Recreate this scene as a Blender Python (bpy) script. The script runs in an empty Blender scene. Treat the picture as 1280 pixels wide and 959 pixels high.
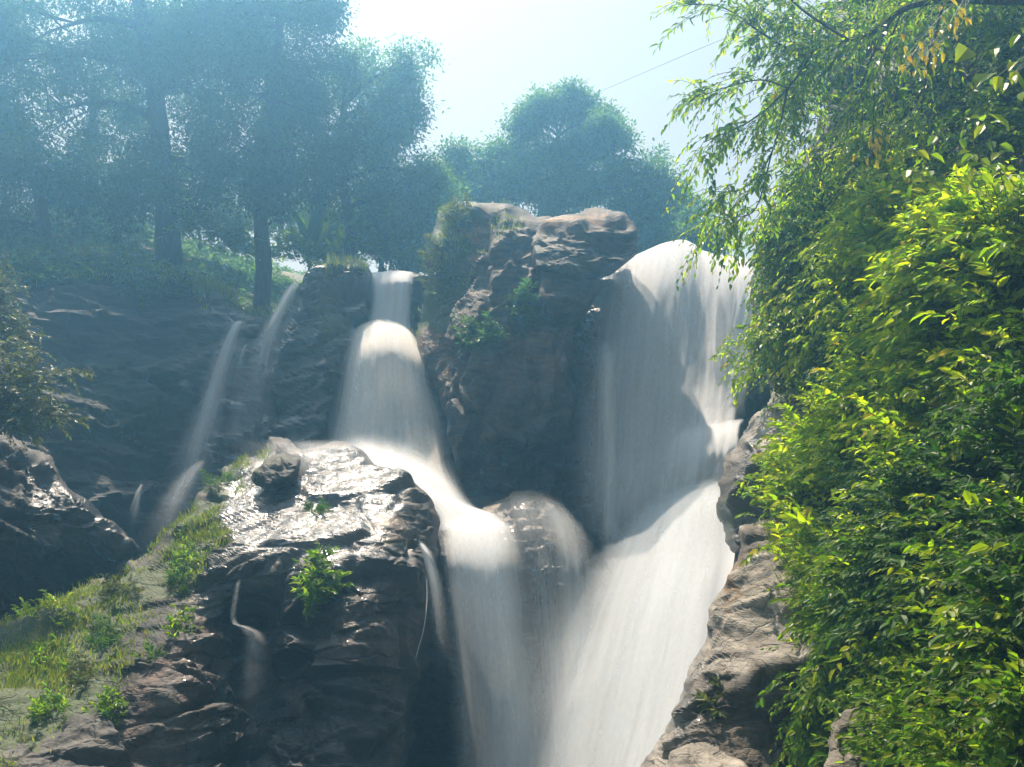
import bpy, math, random
import numpy as np
from mathutils import Vector
rad = math.radians
random.seed(7)
RNG = np.random.default_rng(11)
S = bpy.context.scene
COL = S.collection

# ------------------------------------------------------------------ camera, sky, sun, exposure
PITCH = rad(12.0); FPX = 1108.0; CZ = 4.0
cam_d = bpy.data.cameras.new('camera'); cam = bpy.data.objects.new('camera', cam_d); COL.objects.link(cam)
cam.location = (0, 0, CZ); cam.rotation_euler = (math.pi/2 + PITCH, 0, 0)
cam_d.sensor_width = 36; cam_d.lens = 36*FPX/1280; cam_d.clip_end = 1000; cam_d.clip_start = 0.05
S.camera = cam
SUN_EL, SUN_AZ = rad(66), rad(-29)          # azimuth from +Y, negative to the left
W = bpy.data.worlds.new('World'); S.world = W; W.use_nodes = True
nt = W.node_tree; bg = nt.nodes['Background']
sky = nt.nodes.new('ShaderNodeTexSky'); sky.sky_type = 'NISHITA'; sky.sun_disc = False
sky.sun_elevation = SUN_EL; sky.sun_rotation = SUN_AZ
sky.air_density = 1.0; sky.dust_density = 4.0; sky.ozone_density = 1.5
hs = nt.nodes.new('ShaderNodeHueSaturation'); hs.inputs['Saturation'].default_value = 0.38      # milky humid air
nt.links.new(sky.outputs[0], hs.inputs['Color']); nt.links.new(hs.outputs[0], bg.inputs[0]); bg.inputs[1].default_value = 0.064
sd = bpy.data.lights.new('sun', 'SUN'); sun = bpy.data.objects.new('sun', sd); COL.objects.link(sun)
sd.energy = 5.0; sd.angle = rad(0.8); sd.color = (1.0, 0.95, 0.86)
tos = Vector((math.sin(SUN_AZ)*math.cos(SUN_EL), math.cos(SUN_AZ)*math.cos(SUN_EL), math.sin(SUN_EL)))
sun.rotation_euler = tos.to_track_quat('Z', 'Y').to_euler(); sun.location = tuple(tos*60)
S.view_settings.view_transform = 'Standard'; S.view_settings.look = 'None'
S.view_settings.exposure = 1.0; S.view_settings.gamma = 1.0
S.cycles.transparent_max_bounces = 24; S.cycles.max_bounces = 8
S.cycles.volume_bounces = 1
HAZE_DENSITY = 0.0100

# ------------------------------------------------------------------ helpers
def at(px, py, Y):
    """points where the view through the given photo pixels meets the depths Y (metres ahead)"""
    px, py, Y = np.broadcast_arrays(np.asarray(px, float), np.asarray(py, float), np.asarray(Y, float))
    a = (px-640)/FPX; b = (479.5-py)/FPX
    dy = math.cos(PITCH) - b*math.sin(PITCH); dz = math.sin(PITCH) + b*math.cos(PITCH)
    t = Y/dy
    return np.stack([a*t, Y, CZ + dz*t], -1)

def unit(v):
    return v/np.maximum(np.linalg.norm(v, axis=-1, keepdims=True), 1e-9)

def hash3(i, j, k, seed=0):
    h = (i.astype(np.int64)*374761393 + j.astype(np.int64)*668265263 + k.astype(np.int64)*2147483647 + seed*974711) & 0xffffffff
    h = ((h ^ (h >> 13))*1274126177) & 0xffffffff
    h = ((h ^ (h >> 16))*2246822519) & 0xffffffff
    return ((h ^ (h >> 15)) & 0xffffff)/float(0xffffff)

def vnoise(P, seed=0):
    P = np.asarray(P); F = np.floor(P); f = P-F; f = f*f*f*(f*(f*6-15)+10); I = F.astype(np.int64)
    r = 0
    for a in (0, 1):
        for b in (0, 1):
            for c in (0, 1):
                w = (f[:, 0] if a else 1-f[:, 0])*(f[:, 1] if b else 1-f[:, 1])*(f[:, 2] if c else 1-f[:, 2])
                r = r + w*hash3(I[:, 0]+a, I[:, 1]+b, I[:, 2]+c, seed)
    return r*2-1

def fbm(P, octv=4, seed=0, gain=0.5):
    r = 0; amp = 1; P = np.asarray(P, float)
    for o in range(octv):
        r = r + amp*vnoise(P*(2.03**o)+o*17.3, seed+o); amp *= gain
    return r

def voronoi(P, seed=0):
    """F1, F2, cell random numbers (n,4) and offset to the nearest feature point"""
    F = np.floor(P).astype(np.int64); n = len(P)
    d1 = np.full(n, 9.0); d2 = np.full(n, 9.0); cid = np.zeros((n, 3), np.int64); off = np.zeros((n, 3))
    for a in (-1, 0, 1):
        for b in (-1, 0, 1):
            for c in (-1, 0, 1):
                I = F+np.array([a, b, c])
                q = I + np.stack([hash3(I[:, 0], I[:, 1], I[:, 2], seed+s) for s in (1, 2, 3)], -1)
                v = P-q; d = np.sqrt((v*v).sum(1))
                nr = d < d1
                d2 = np.where(nr, d1, np.minimum(d2, d)); d1 = np.where(nr, d, d1)
                cid[nr] = I[nr]; off[nr] = v[nr]
    rnd = np.stack([hash3(cid[:, 0], cid[:, 1], cid[:, 2], seed+s) for s in (11, 12, 13, 14)], -1)
    return d1, d2, rnd, off

def sstep(a, b, x):
    t = np.clip((x-a)/(b-a), 0, 1); return t*t*(3-2*t)

def poly_sdf(P, poly):
    """signed distance of 2-D points to a polygon, positive inside"""
    poly = np.asarray(poly, float); n = len(poly)
    d = np.full(len(P), 1e18); ins = np.zeros(len(P), bool)
    for i in range(n):
        a, b = poly[i], poly[(i+1) % n]
        e = b-a; w = P-a
        t = np.clip((w@e)/max(e@e, 1e-9), 0, 1)
        d = np.minimum(d, ((w-t[:, None]*e)**2).sum(1))
        c = (a[1] > P[:, 1]) != (b[1] > P[:, 1])
        with np.errstate(divide='ignore', invalid='ignore'):
            ins ^= c & (P[:, 0] < (b[0]-a[0])*(P[:, 1]-a[1])/(b[1]-a[1])+a[0])
    d = np.sqrt(d)
    return np.where(ins, d, -d)

def tps(ctrl):
    """thin-plate spline through (x, y, value) control points"""
    c = np.asarray(ctrl, float); X = c[:, :2]/100; n = len(c)
    def phi(r2): return np.where(r2 > 1e-12, 0.5*r2*np.log(np.maximum(r2, 1e-12)), 0)
    K = phi(((X[:, None]-X[None])**2).sum(-1)) + np.eye(n)*0.02
    Pm = np.hstack([np.ones((n, 1)), X])
    A = np.block([[K, Pm], [Pm.T, np.zeros((3, 3))]])
    s = np.linalg.lstsq(A, np.concatenate([c[:, 2], np.zeros(3)]), rcond=None)[0]
    def f(Q):
        Q = np.asarray(Q, float)/100
        return phi(((Q[:, None]-X[None])**2).sum(-1))@s[:n] + s[n] + Q@s[n+1:]
    return f

def mesh_np(name, V, faces, mat, parent=None, smooth=True, uv=None, attrs=None, colors=None):
    """one mesh object out of vertex and face arrays (faces: list of int arrays of 3 or 4 columns)"""
    me = bpy.data.meshes.new(name)
    V = np.asarray(V, np.float32)
    fl = [np.asarray(f, np.int32) for f in faces if len(f)]
    loops = np.concatenate([f.ravel() for f in fl]); tot = np.concatenate([np.full(len(f), f.shape[1], np.int32) for f in fl])
    start = np.concatenate([[0], np.cumsum(tot)[:-1]]).astype(np.int32)
    me.vertices.add(len(V)); me.vertices.foreach_set('co', V.ravel())
    me.loops.add(len(loops)); me.loops.foreach_set('vertex_index', loops)
    me.polygons.add(len(tot)); me.polygons.foreach_set('loop_start', start); me.polygons.foreach_set('loop_total', tot)
    me.polygons.foreach_set('use_smooth', np.full(len(tot), smooth))
    if uv is not None:
        l = me.uv_layers.new(name='UVMap'); l.data.foreach_set('uv', np.asarray(uv, np.float32)[loops].ravel())
    for k, a in (attrs or {}).items():
        t = me.attributes.new(k, 'FLOAT', 'POINT'); t.data.foreach_set('value', np.asarray(a, np.float32))
    for k, a in (colors or {}).items():
        t = me.attributes.new(k, 'FLOAT_COLOR', 'POINT'); t.data.foreach_set('color', np.hstack([a, np.ones((len(a), 1))]).astype(np.float32).ravel())
    me.update(calc_edges=True); me.validate()
    me.materials.append(mat)
    o = bpy.data.objects.new(name, me); COL.objects.link(o)
    if parent is not None:
        o.parent = parent; o.matrix_parent_inverse = parent.matrix_world.inverted()
    return o

GROUPS = {('bush', 'bush'): 'bushes under the trees', ('shrub', 'shrub'): 'shrubs of the gorge', ('climbing_vine', 'vine'): 'climbing vines on the right bank', ('leafy_twig', 'twig'): 'bright leaf twigs on the right bank',
          ('trickle', 'trickle'): 'thin trickles', ('waterfall', 'waterfall'): 'waterfalls', ('rock', 'rock'): 'loose rocks', ('rock_slab', 'rock'): 'slabs on the buttress', ('boulder', 'boulder'): 'big boulders', ('banana_plant', 'plant'): 'paddle-leaved plants'}

def tag(o, label=None, cat=None, group=None, kind=None):
    if label: o['label'] = label
    if cat: o['category'] = cat
    group = group or GROUPS.get((o.name.split('.')[0], cat))
    if group: o['group'] = group
    if kind: o['kind'] = kind
    return o

def thing(name, label, cat, loc, group=None):
    o = bpy.data.objects.new(name, None); COL.objects.link(o); o.empty_display_size = 0.2
    o.location = tuple(float(c) for c in loc)
    o.matrix_world = __import__('mathutils').Matrix.Translation(o.location)
    return tag(o, label, cat, group)

# ------------------------------------------------------------------ materials
def nodes_of(name):
    m = bpy.data.materials.new(name); m.use_nodes = True
    n = m.node_tree.nodes; l = m.node_tree.links
    return m, n, l, n['Principled BSDF'], n['Material Output']

def N(n, t, **kw):
    x = n.new(t)
    for k, v in kw.items(): setattr(x, k, v)
    return x

def math_node(n, l, op, a, b=None, clamp=False):
    x = n.new('ShaderNodeMath'); x.operation = op; x.use_clamp = clamp
    for i, v in enumerate((a, b)):
        if v is None: continue
        if isinstance(v, (int, float)): x.inputs[i].default_value = v
        else: l.new(v, x.inputs[i])
    return x.outputs[0]

def ramp(n, l, fac, stops):
    r = n.new('ShaderNodeValToRGB'); e = r.color_ramp.elements
    while len(e) < len(stops): e.new(0.5)
    for i, (p, c) in enumerate(stops):
        e[i].position = p; e[i].color = (*c, 1) if len(c) == 3 else c
    l.new(fac, r.inputs[0]); return r.outputs[0]

def mixc(n, l, fac, a, b, mode='MIX'):
    m = n.new('ShaderNodeMix'); m.data_type = 'RGBA'; m.blend_type = mode
    for s, v in ((m.inputs[0], fac), (m.inputs[6], a), (m.inputs[7], b)):
        if isinstance(v, (int, float)): s.default_value = v
        elif isinstance(v, tuple): s.default_value = (*v, 1)
        else: l.new(v, s)
    return m.outputs[2]

def rock_material(name, dark, light, moss_c=(0.036, 0.054, 0.014), rough=0.75, strata=(2.2, 2.2, 9.0), bump=0.5, cracks=0.75):
    m, n, l, p, out = nodes_of(name)
    tc = N(n, 'ShaderNodeTexCoord').outputs['Object']
    def noise(scale, detail, rot=None, sc=None, rough_=0.6):
        v = tc
        if sc:
            mp = N(n, 'ShaderNodeMapping'); mp.inputs['Scale'].default_value = sc
            mp.inputs['Rotation'].default_value = (rad(14), rad(-22), 0); l.new(tc, mp.inputs[0]); v = mp.outputs[0]
        t = N(n, 'ShaderNodeTexNoise'); t.inputs['Scale'].default_value = scale; t.inputs['Detail'].default_value = detail
        t.inputs['Roughness'].default_value = rough_; l.new(v, t.inputs['Vector']); return t.outputs['Fac']
    big = noise(0.9, 6); st = noise(1.0, 8, sc=strata); fine = noise(14, 10, rough_=0.72); grit = noise(55, 6, rough_=0.7)
    c = mixc(n, l, math_node(n, l, 'MULTIPLY_ADD', st, 2.4) if False else ramp(n, l, st, [(0.35, (0, 0, 0)), (0.65, (1, 1, 1))]), dark, light)
    tint = N(n, 'ShaderNodeAttribute', attribute_name='tint')
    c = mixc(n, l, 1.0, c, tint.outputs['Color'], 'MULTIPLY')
    c = mixc(n, l, ramp(n, l, fine, [(0.42, (0, 0, 0)), (0.62, (0.55, 0.55, 0.55))]), c, mixc(n, l, 1.0, c, (1.75, 1.7, 1.6), 'MULTIPLY'))
    c = mixc(n, l, ramp(n, l, big, [(0.5, (0, 0, 0)), (0.72, (0.7, 0.7, 0.7))]), c, mixc(n, l, 1.0, c, (0.45, 0.42, 0.42), 'MULTIPLY'))
    moss = N(n, 'ShaderNodeAttribute', attribute_name='moss').outputs['Fac']
    mn = noise(5.5, 8, rough_=0.75)
    mf = math_node(n, l, 'ADD', moss, math_node(n, l, 'MULTIPLY', math_node(n, l, 'SUBTRACT', mn, 0.5), 1.8))
    mf = ramp(n, l, mf, [(0.42, (0, 0, 0)), (0.62, (1, 1, 1))])
    mc = mixc(n, l, noise(22, 5), tuple(x*0.55 for x in moss_c), tuple(x*1.7 for x in moss_c))
    c = mixc(n, l, mf, c, mc)
    # fine fractures
    cr = []
    for sc_, wid in (((1.1, 1.1, 2.6), 0.018), ((3.1, 3.1, 8.5), 0.04)):
        mp = N(n, 'ShaderNodeMapping'); mp.inputs['Scale'].default_value = sc_; mp.inputs['Rotation'].default_value = (rad(14), rad(-22), 0)
        wn_ = N(n, 'ShaderNodeTexNoise'); wn_.inputs['Scale'].default_value = 2.5; wn_.inputs['Detail'].default_value = 5; l.new(tc, wn_.inputs['Vector'])
        va = N(n, 'ShaderNodeVectorMath', operation='MULTIPLY_ADD'); l.new(wn_.outputs['Color'], va.inputs[0]); va.inputs[1].default_value = (0.45, 0.45, 0.25); l.new(tc, va.inputs[2])
        l.new(va.outputs[0], mp.inputs[0])
        vo = N(n, 'ShaderNodeTexVoronoi', feature='DISTANCE_TO_EDGE'); vo.inputs['Scale'].default_value = 1.0; l.new(mp.outputs[0], vo.inputs['Vector'])
        cr.append(math_node(n, l, 'MINIMUM', math_node(n, l, 'DIVIDE', vo.outputs['Distance'], wid), 1.0))
    crack = math_node(n, l, 'MULTIPLY', cr[0], math_node(n, l, 'ADD', math_node(n, l, 'MULTIPLY', cr[1], 0.6), 0.4))
    c = mixc(n, l, math_node(n, l, 'MULTIPLY', math_node(n, l, 'SUBTRACT', 1.0, crack), math_node(n, l, 'SUBTRACT', cracks, math_node(n, l, 'MULTIPLY', mf, cracks*0.93))), c, (0.012, 0.011, 0.010))
    l.new(c, p.inputs['Base Color'])
    wet = N(n, 'ShaderNodeAttribute', attribute_name='wet').outputs['Fac']
    wn = ramp(n, l, noise(3.0, 6), [(0.3, (0.55, 0.55, 0.55)), (0.55, (1, 1, 1))])
    wet2 = math_node(n, l, 'MULTIPLY', wet, wn)
    rg = math_node(n, l, 'SUBTRACT', rough, math_node(n, l, 'MULTIPLY', wet2, rough-0.16))
    l.new(rg, p.inputs['Roughness'])
    l.new(math_node(n, l, 'MULTIPLY', wet2, 0.9), p.inputs['Coat Weight']); p.inputs['Coat Roughness'].default_value = 0.16; p.inputs['Coat IOR'].default_value = 1.45
    b1 = N(n, 'ShaderNodeBump'); b1.inputs['Strength'].default_value = bump; b1.inputs['Distance'].default_value = 0.06
    hsum = math_node(n, l, 'ADD', math_node(n, l, 'MULTIPLY', st, 0.8), math_node(n, l, 'ADD', math_node(n, l, 'MULTIPLY', fine, 0.45), math_node(n, l, 'ADD', math_node(n, l, 'MULTIPLY', grit, 0.14), math_node(n, l, 'MULTIPLY', crack, cracks*0.45))))
    l.new(hsum, b1.inputs['Height']); l.new(b1.outputs[0], p.inputs['Normal'])
    return m

def leaf_material(name, cols, trans, tfac=0.45, rough=0.42):
    """each leaf takes its own colour; light also comes through the blade"""
    m, n, l, p, out = nodes_of(name)
    g = N(n, 'ShaderNodeNewGeometry')
    c = ramp(n, l, g.outputs['Random Per Island'], [(i/(len(cols)-1), k) for i, k in enumerate(cols)])
    l.new(c, p.inputs['Base Color']); p.inputs['Roughness'].default_value = rough
    p.inputs['Specular IOR Level'].default_value = 0.22
    t = N(n, 'ShaderNodeBsdfTranslucent'); l.new(mixc(n, l, 1.0, c, trans, 'MULTIPLY'), t.inputs[0])
    x = N(n, 'ShaderNodeMixShader'); x.inputs[0].default_value = tfac
    l.new(p.outputs[0], x.inputs[1]); l.new(t.outputs[0], x.inputs[2]); l.new(x.outputs[0], out.inputs[0])
    return m

def bark_material(name, c):
    m, n, l, p, out = nodes_of(name)
    tc = N(n, 'ShaderNodeTexCoord').outputs['Object']
    mp = N(n, 'ShaderNodeMapping'); mp.inputs['Scale'].default_value = (9, 9, 2); l.new(tc, mp.inputs[0])
    t = N(n, 'ShaderNodeTexNoise'); t.inputs['Scale'].default_value = 2; t.inputs['Detail'].default_value = 6; l.new(mp.outputs[0], t.inputs['Vector'])
    l.new(ramp(n, l, t.outputs['Fac'], [(0.3, tuple(k*0.5 for k in c)), (0.7, tuple(k*1.6 for k in c))]), p.inputs['Base Color'])
    p.inputs['Roughness'].default_value = 0.85
    b = N(n, 'ShaderNodeBump'); b.inputs['Distance'].default_value = 0.03; l.new(t.outputs['Fac'], b.inputs['Height']); l.new(b.outputs[0], p.inputs['Normal'])
    return m

def water_material(name, color=(0.76, 0.785, 0.81), fine=34.0, streak=0.9, grain=0.3):
    """silky falling water: density is carried by the sheet, broken into threads along the flow"""
    m, n, l, p, out = nodes_of(name)
    uv = N(n, 'ShaderNodeUVMap').outputs[0]
    def noise(su, sv, detail, rough_=0.55):
        mp = N(n, 'ShaderNodeMapping'); mp.inputs['Scale'].default_value = (su, sv, 1); l.new(uv, mp.inputs[0])
        t = N(n, 'ShaderNodeTexNoise'); t.inputs['Scale'].default_value = 1; t.inputs['Detail'].default_value = detail
        t.inputs['Roughness'].default_value = rough_; l.new(mp.outputs[0], t.inputs['Vector']); return t.outputs['Fac']
    s1 = noise(2.6, 0.16, 4); s2 = noise(11.0, 0.35, 4); s3 = noise(26, 9.0, 3)
    dens = N(n, 'ShaderNodeAttribute', attribute_name='dens').outputs['Fac']
    s = math_node(n, l, 'ADD', math_node(n, l, 'MULTIPLY', math_node(n, l, 'SUBTRACT', s1, 0.5), 0.85*streak),
                  math_node(n, l, 'MULTIPLY', math_node(n, l, 'SUBTRACT', s2, 0.5), 0.4*streak))
    s = math_node(n, l, 'ADD', s, math_node(n, l, 'MULTIPLY', math_node(n, l, 'SUBTRACT', s3, 0.5), grain))
    # threads show most where the sheet is thin
    room = math_node(n, l, 'MULTIPLY', dens, math_node(n, l, 'SUBTRACT', 1.15, dens))
    a = math_node(n, l, 'ADD', dens, math_node(n, l, 'MULTIPLY', math_node(n, l, 'MULTIPLY', s, room), 3.0), True)
    d = N(n, 'ShaderNodeBsdfDiffuse'); d.inputs[0].default_value = (*color, 1)
    # a cloud of drops scatters light from above as well as from in front: lean the shading normal upwards
    gn = N(n, 'ShaderNodeNewGeometry'); vm = N(n, 'ShaderNodeVectorMath', operation='ADD'); l.new(gn.outputs['Normal'], vm.inputs[0]); vm.inputs[1].default_value = (0, 0, 0.55)
    vn = N(n, 'ShaderNodeVectorMath', operation='NORMALIZE'); l.new(vm.outputs[0], vn.inputs[0]); l.new(vn.outputs[0], d.inputs['Normal'])
    t = N(n, 'ShaderNodeBsdfTranslucent'); t.inputs[0].default_value = (*color, 1)
    x = N(n, 'ShaderNodeMixShader'); x.inputs[0].default_value = 0.38; l.new(d.outputs[0], x.inputs[1]); l.new(t.outputs[0], x.inputs[2])
    tr = N(n, 'ShaderNodeBsdfTransparent'); y = N(n, 'ShaderNodeMixShader')
    l.new(a, y.inputs[0]); l.new(tr.outputs[0], y.inputs[1]); l.new(x.outputs[0], y.inputs[2]); l.new(y.outputs[0], out.inputs[0])
    return m

def plain(name, c, rough=0.8):
    m, n, l, p, out = nodes_of(name); p.inputs['Base Color'].default_value = (*c, 1); p.inputs['Roughness'].default_value = rough; return m

M_CLIFF = rock_material('dark_wet_cliff', (0.007, 0.009, 0.011), (0.022, 0.025, 0.026))
M_BUTT = rock_material('mossy_brown_rock', (0.016, 0.015, 0.013), (0.095, 0.068, 0.042))
M_BOUL = rock_material('wet_layered_rock', (0.017, 0.017, 0.017), (0.08, 0.074, 0.066), strata=(1.6, 1.6, 5.0))
M_DRY = rock_material('pale_dry_rock', (0.075, 0.066, 0.054), (0.26, 0.235, 0.20), rough=0.8, strata=(1.4, 1.4, 7.0), bump=0.8, cracks=0.5)
M_SOIL = rock_material('dark_leaf_litter', (0.012, 0.016, 0.008), (0.035, 0.035, 0.02))
M_BARK = bark_material('grey_bark', (0.03, 0.026, 0.022))
M_TWIG = bark_material('brown_twig', (0.05, 0.04, 0.025))
M_WATER = water_material('falling_water')
M_SUNLIT = water_material('sunlit_falling_water', color=(0.85, 0.835, 0.80))  # warm bright tint carries the sunlight on the left fan
M_SILK = water_material('smooth_falling_water', color=(0.66, 0.70, 0.735), streak=0.45, grain=0.18)
M_STEM = plain('green_stem', (0.06, 0.10, 0.02), 0.5)
M_WIRE = plain('grey_wire', (0.25, 0.25, 0.25))
GREEN = (1.9, 2.2, 0.7)
L_FAR = leaf_material('tree_leaf', [(0.02, 0.045, 0.016), (0.035, 0.07, 0.02), (0.045, 0.08, 0.022)], GREEN, 0.5, 0.7)
L_FAR2 = leaf_material('tree_leaf_lit', [(0.03, 0.07, 0.02), (0.06, 0.12, 0.025), (0.09, 0.15, 0.028)], GREEN, 0.55, 0.7)  # greens lightened to pass for sunlit leaves
L_UNDER = leaf_material('sunny_undergrowth_leaf', [(0.06, 0.12, 0.02), (0.09, 0.17, 0.03), (0.14, 0.2, 0.04)], GREEN, 0.55)
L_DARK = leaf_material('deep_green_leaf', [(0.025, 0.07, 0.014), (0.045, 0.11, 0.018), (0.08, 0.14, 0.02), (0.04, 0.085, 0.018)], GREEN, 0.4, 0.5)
L_MID = leaf_material('mid_green_leaf', [(0.05, 0.11, 0.012), (0.09, 0.17, 0.015), (0.14, 0.21, 0.018), (0.20, 0.23, 0.02)], GREEN, 0.6, 0.36)
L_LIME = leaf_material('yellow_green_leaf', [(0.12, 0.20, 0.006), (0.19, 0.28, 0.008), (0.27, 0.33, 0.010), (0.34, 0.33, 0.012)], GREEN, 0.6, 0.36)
L_GOLD = leaf_material('golden_leaf', [(0.6, 0.48, 0.02), (0.66, 0.54, 0.03), (0.6, 0.36, 0.02)], (1.5, 1.5, 0.6), 0.5)
L_GRASS = leaf_material('grass_blade', [(0.06, 0.10, 0.012), (0.11, 0.16, 0.02), (0.18, 0.20, 0.03), (0.22, 0.19, 0.06)], GREEN, 0.45)
L_FERN = leaf_material('hazy_fern_leaf', [(0.04, 0.06, 0.02), (0.08, 0.09, 0.03), (0.11, 0.11, 0.05)], GREEN, 0.4)

# ------------------------------------------------------------------ rock masses
FRONT = {}     # name -> (px positions, world points, normals) of a rock's front, for planting

def rock(key, name, poly, ctrl, mat, step=3.0, calm=None, back=(0, 2.5, 0), rnd=(0.5, 25), rough=(0.30, 0.16, 0.05), cell=(1.3, 1.3, 0.6),
         tilt=(0.25, -0.3), seed=0, warp=5, paint=None, moss=None, wet=None, parent=None, shrink=0.75):
    poly = np.asarray(poly, float)
    lo, hi = poly.min(0)-8, poly.max(0)+8
    nx, ny = int((hi[0]-lo[0])/step)+1, int((hi[1]-lo[1])/step)+1
    gx, gy = np.meshgrid(lo[0]+np.arange(nx)*step, lo[1]+np.arange(ny)*step)
    G = np.stack([gx.ravel(), gy.ravel()], -1)
    def sdf(Q):
        q = np.hstack([Q/30, np.full((len(Q), 1), seed*3.1)])
        w = np.stack([fbm(q, 3, seed+5), fbm(q+40, 3, seed+6)], -1)*warp
        return poly_sdf(Q+w, poly)
    s = sdf(G); inside = s > 0
    idx = np.arange(nx*ny).reshape(ny, nx)
    quads = np.stack([idx[:-1, :-1], idx[1:, :-1], idx[1:, 1:], idx[:-1, 1:]], -1).reshape(-1, 4)
    quads = quads[inside[quads].sum(1) >= 2]
    used = np.unique(quads); remap = np.full(nx*ny, -1); remap[used] = np.arange(len(used))
    quads = remap[quads]; Q = G[used].copy(); sq = s[used]
    e = 1.0
    gr = np.stack([sdf(Q+[e, 0])-sdf(Q-[e, 0]), sdf(Q+[0, e])-sdf(Q-[0, e])], -1)/(2*e)
    o = sq < 0
    Q[o] += np.clip(-sq[o], 0, 1.5*step)[:, None]*unit(gr[o])
    sq = np.maximum(sq, 0)
    Y = tps(ctrl)(Q)
    t = np.clip(sq/rnd[1], 0, 1)
    Y = Y + rnd[0]*(1-np.sqrt(np.maximum(1-(1-t)**2, 0)))
    P = at(Q[:, 0], Q[:, 1], Y)
    def normals(P, F):
        a = P[F[:, 2]]-P[F[:, 0]]; b = P[F[:, 3]]-P[F[:, 1]]
        fn = np.cross(a, b); vn = np.zeros_like(P)
        for k in range(4): np.add.at(vn, F[:, k], fn)
        return unit(vn)
    nr = normals(P, quads)
    if (nr*(np.array([0, 0, CZ])-P)).sum(1).mean() < 0:
        quads = quads[:, ::-1]; nr = -nr
    # fractured, bedded surface: blocks that stand out or sit back, cracks between them, then fine wear
    R = np.array([[1, 0, tilt[0]], [0, 1, tilt[1]], [-tilt[0], -tilt[1], 1]])
    B = P@R.T
    w3 = np.stack([fbm(B*0.7+k*9, 2, seed+k) for k in range(3)], -1)
    Bw = B+0.10*w3
    cl = np.array(cell)
    d = rough[0]*0.4*fbm(P*0.45, 2, seed+20)
    f1, f2, r, off = voronoi(Bw/(cl*2.1)+1.7, seed+90)
    d = d + rough[0]*((r[:, 0]-0.5)*0.7 + (off*(r[:, 1:]-0.5)).sum(1)*2.2)*sstep(0, 0.16, f2-f1)
    f1, f2, r, off = voronoi(Bw/cl, seed)
    d = d + rough[1]*((r[:, 0]-0.5)*1.2 + (off*(r[:, 1:]-0.5)).sum(1)*2.4)*sstep(0, 0.15, f2-f1) - rough[1]*0.12*np.exp(-((f2-f1)/0.05)**2)
    f1, f2, r, off = voronoi(Bw/(cl*np.array([0.42, 0.42, 0.26]))+3.3, seed+50)
    d = d + rough[2]*((r[:, 0]-0.5)*1.5 + (off*(r[:, 1:]-0.5)).sum(1)*1.8)*sstep(0, 0.2, f2-f1) - rough[2]*0.15*np.exp(-((f2-f1)/0.06)**2)
    lay = (B[:, 2]+0.06*fbm(P*0.9, 2, seed+70))/(cl[2]*0.45); li = np.floor(lay); lf = lay-li
    lr = hash3(li.astype(np.int64), li.astype(np.int64)*0, li.astype(np.int64)*0+3, seed)
    d = d + rough[2]*((lr-0.5)*1.3 + (0.5-lf)*0.7)*sstep(-0.5, 0.4, fbm(P*0.8, 2, seed+75))*sstep(0, 0.2, np.minimum(lf, 1-lf))
    d = d + rough[2]*0.34*fbm(P*8, 4, seed+80)
    d = d*(0.15+0.85*sstep(0, max(10, rnd[1]*0.8), sq))
    for pl, v, soft in (calm or []):
        k_ = sstep(-soft, soft, poly_sdf(Q, pl)); d = d*(1-k_*(1-v))
    P = P + nr*d[:, None]
    # ease the corners where the surface turns away and its facets stretch
    ee = np.concatenate([quads[:, [0, 1]], quads[:, [1, 2]], quads[:, [2, 3]], quads[:, [3, 0]]])
    for it in range(6):
        ln = np.linalg.norm(P[ee[:, 0]]-P[ee[:, 1]], axis=1)
        acc = np.zeros_like(P); cn = np.zeros(len(P)); mx = np.zeros(len(P))
        for u_, v_ in ((0, 1), (1, 0)):
            np.add.at(acc, ee[:, u_], P[ee[:, v_]]); np.add.at(cn, ee[:, u_], 1); np.maximum.at(mx, ee[:, u_], ln)
        k_ = sstep(2.2, 5.0, mx/(step*P[:, 1]/FPX))[:, None]*0.8
        P = P*(1-k_)+k_*acc/cn[:, None]
    nr = normals(P, quads)
    FRONT[key] = (Q, P, nr)
    n = len(P)
    tint = np.ones((n, 3)); ms = np.zeros(n); wt = np.zeros(n)
    jit = np.stack([fbm(np.hstack([Q/22, np.zeros((n, 1))]), 3, seed+31), fbm(np.hstack([Q/22, np.ones((n, 1))*7]), 3, seed+32)], -1)*14
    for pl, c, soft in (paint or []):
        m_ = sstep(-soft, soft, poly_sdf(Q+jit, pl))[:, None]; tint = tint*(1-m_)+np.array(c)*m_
    for pl, v, soft in (moss or []): ms = np.maximum(ms, v*sstep(-soft, soft, poly_sdf(Q+jit, pl)))
    for pl, v, soft in (wet or []): wt = np.maximum(wt, v*sstep(-soft, soft, poly_sdf(Q+jit, pl)))
    # sides and back, so that the mass has its depth
    ed = np.concatenate([quads[:, [0, 1]], quads[:, [1, 2]], quads[:, [2, 3]], quads[:, [3, 0]]])
    k = np.sort(ed, 1); key_ = k[:, 0].astype(np.int64)*(n+1)+k[:, 1]
    u, inv, cnt = np.unique(key_, return_inverse=True, return_counts=True)
    be = ed[cnt[inv] == 1]
    bv = np.unique(be); bm_ = np.full(n, -1); bm_[bv] = np.arange(len(bv))
    cen = P[bv].mean(0)
    Vs = [P]; faces = [quads]; prev = None; tot = n
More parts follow.
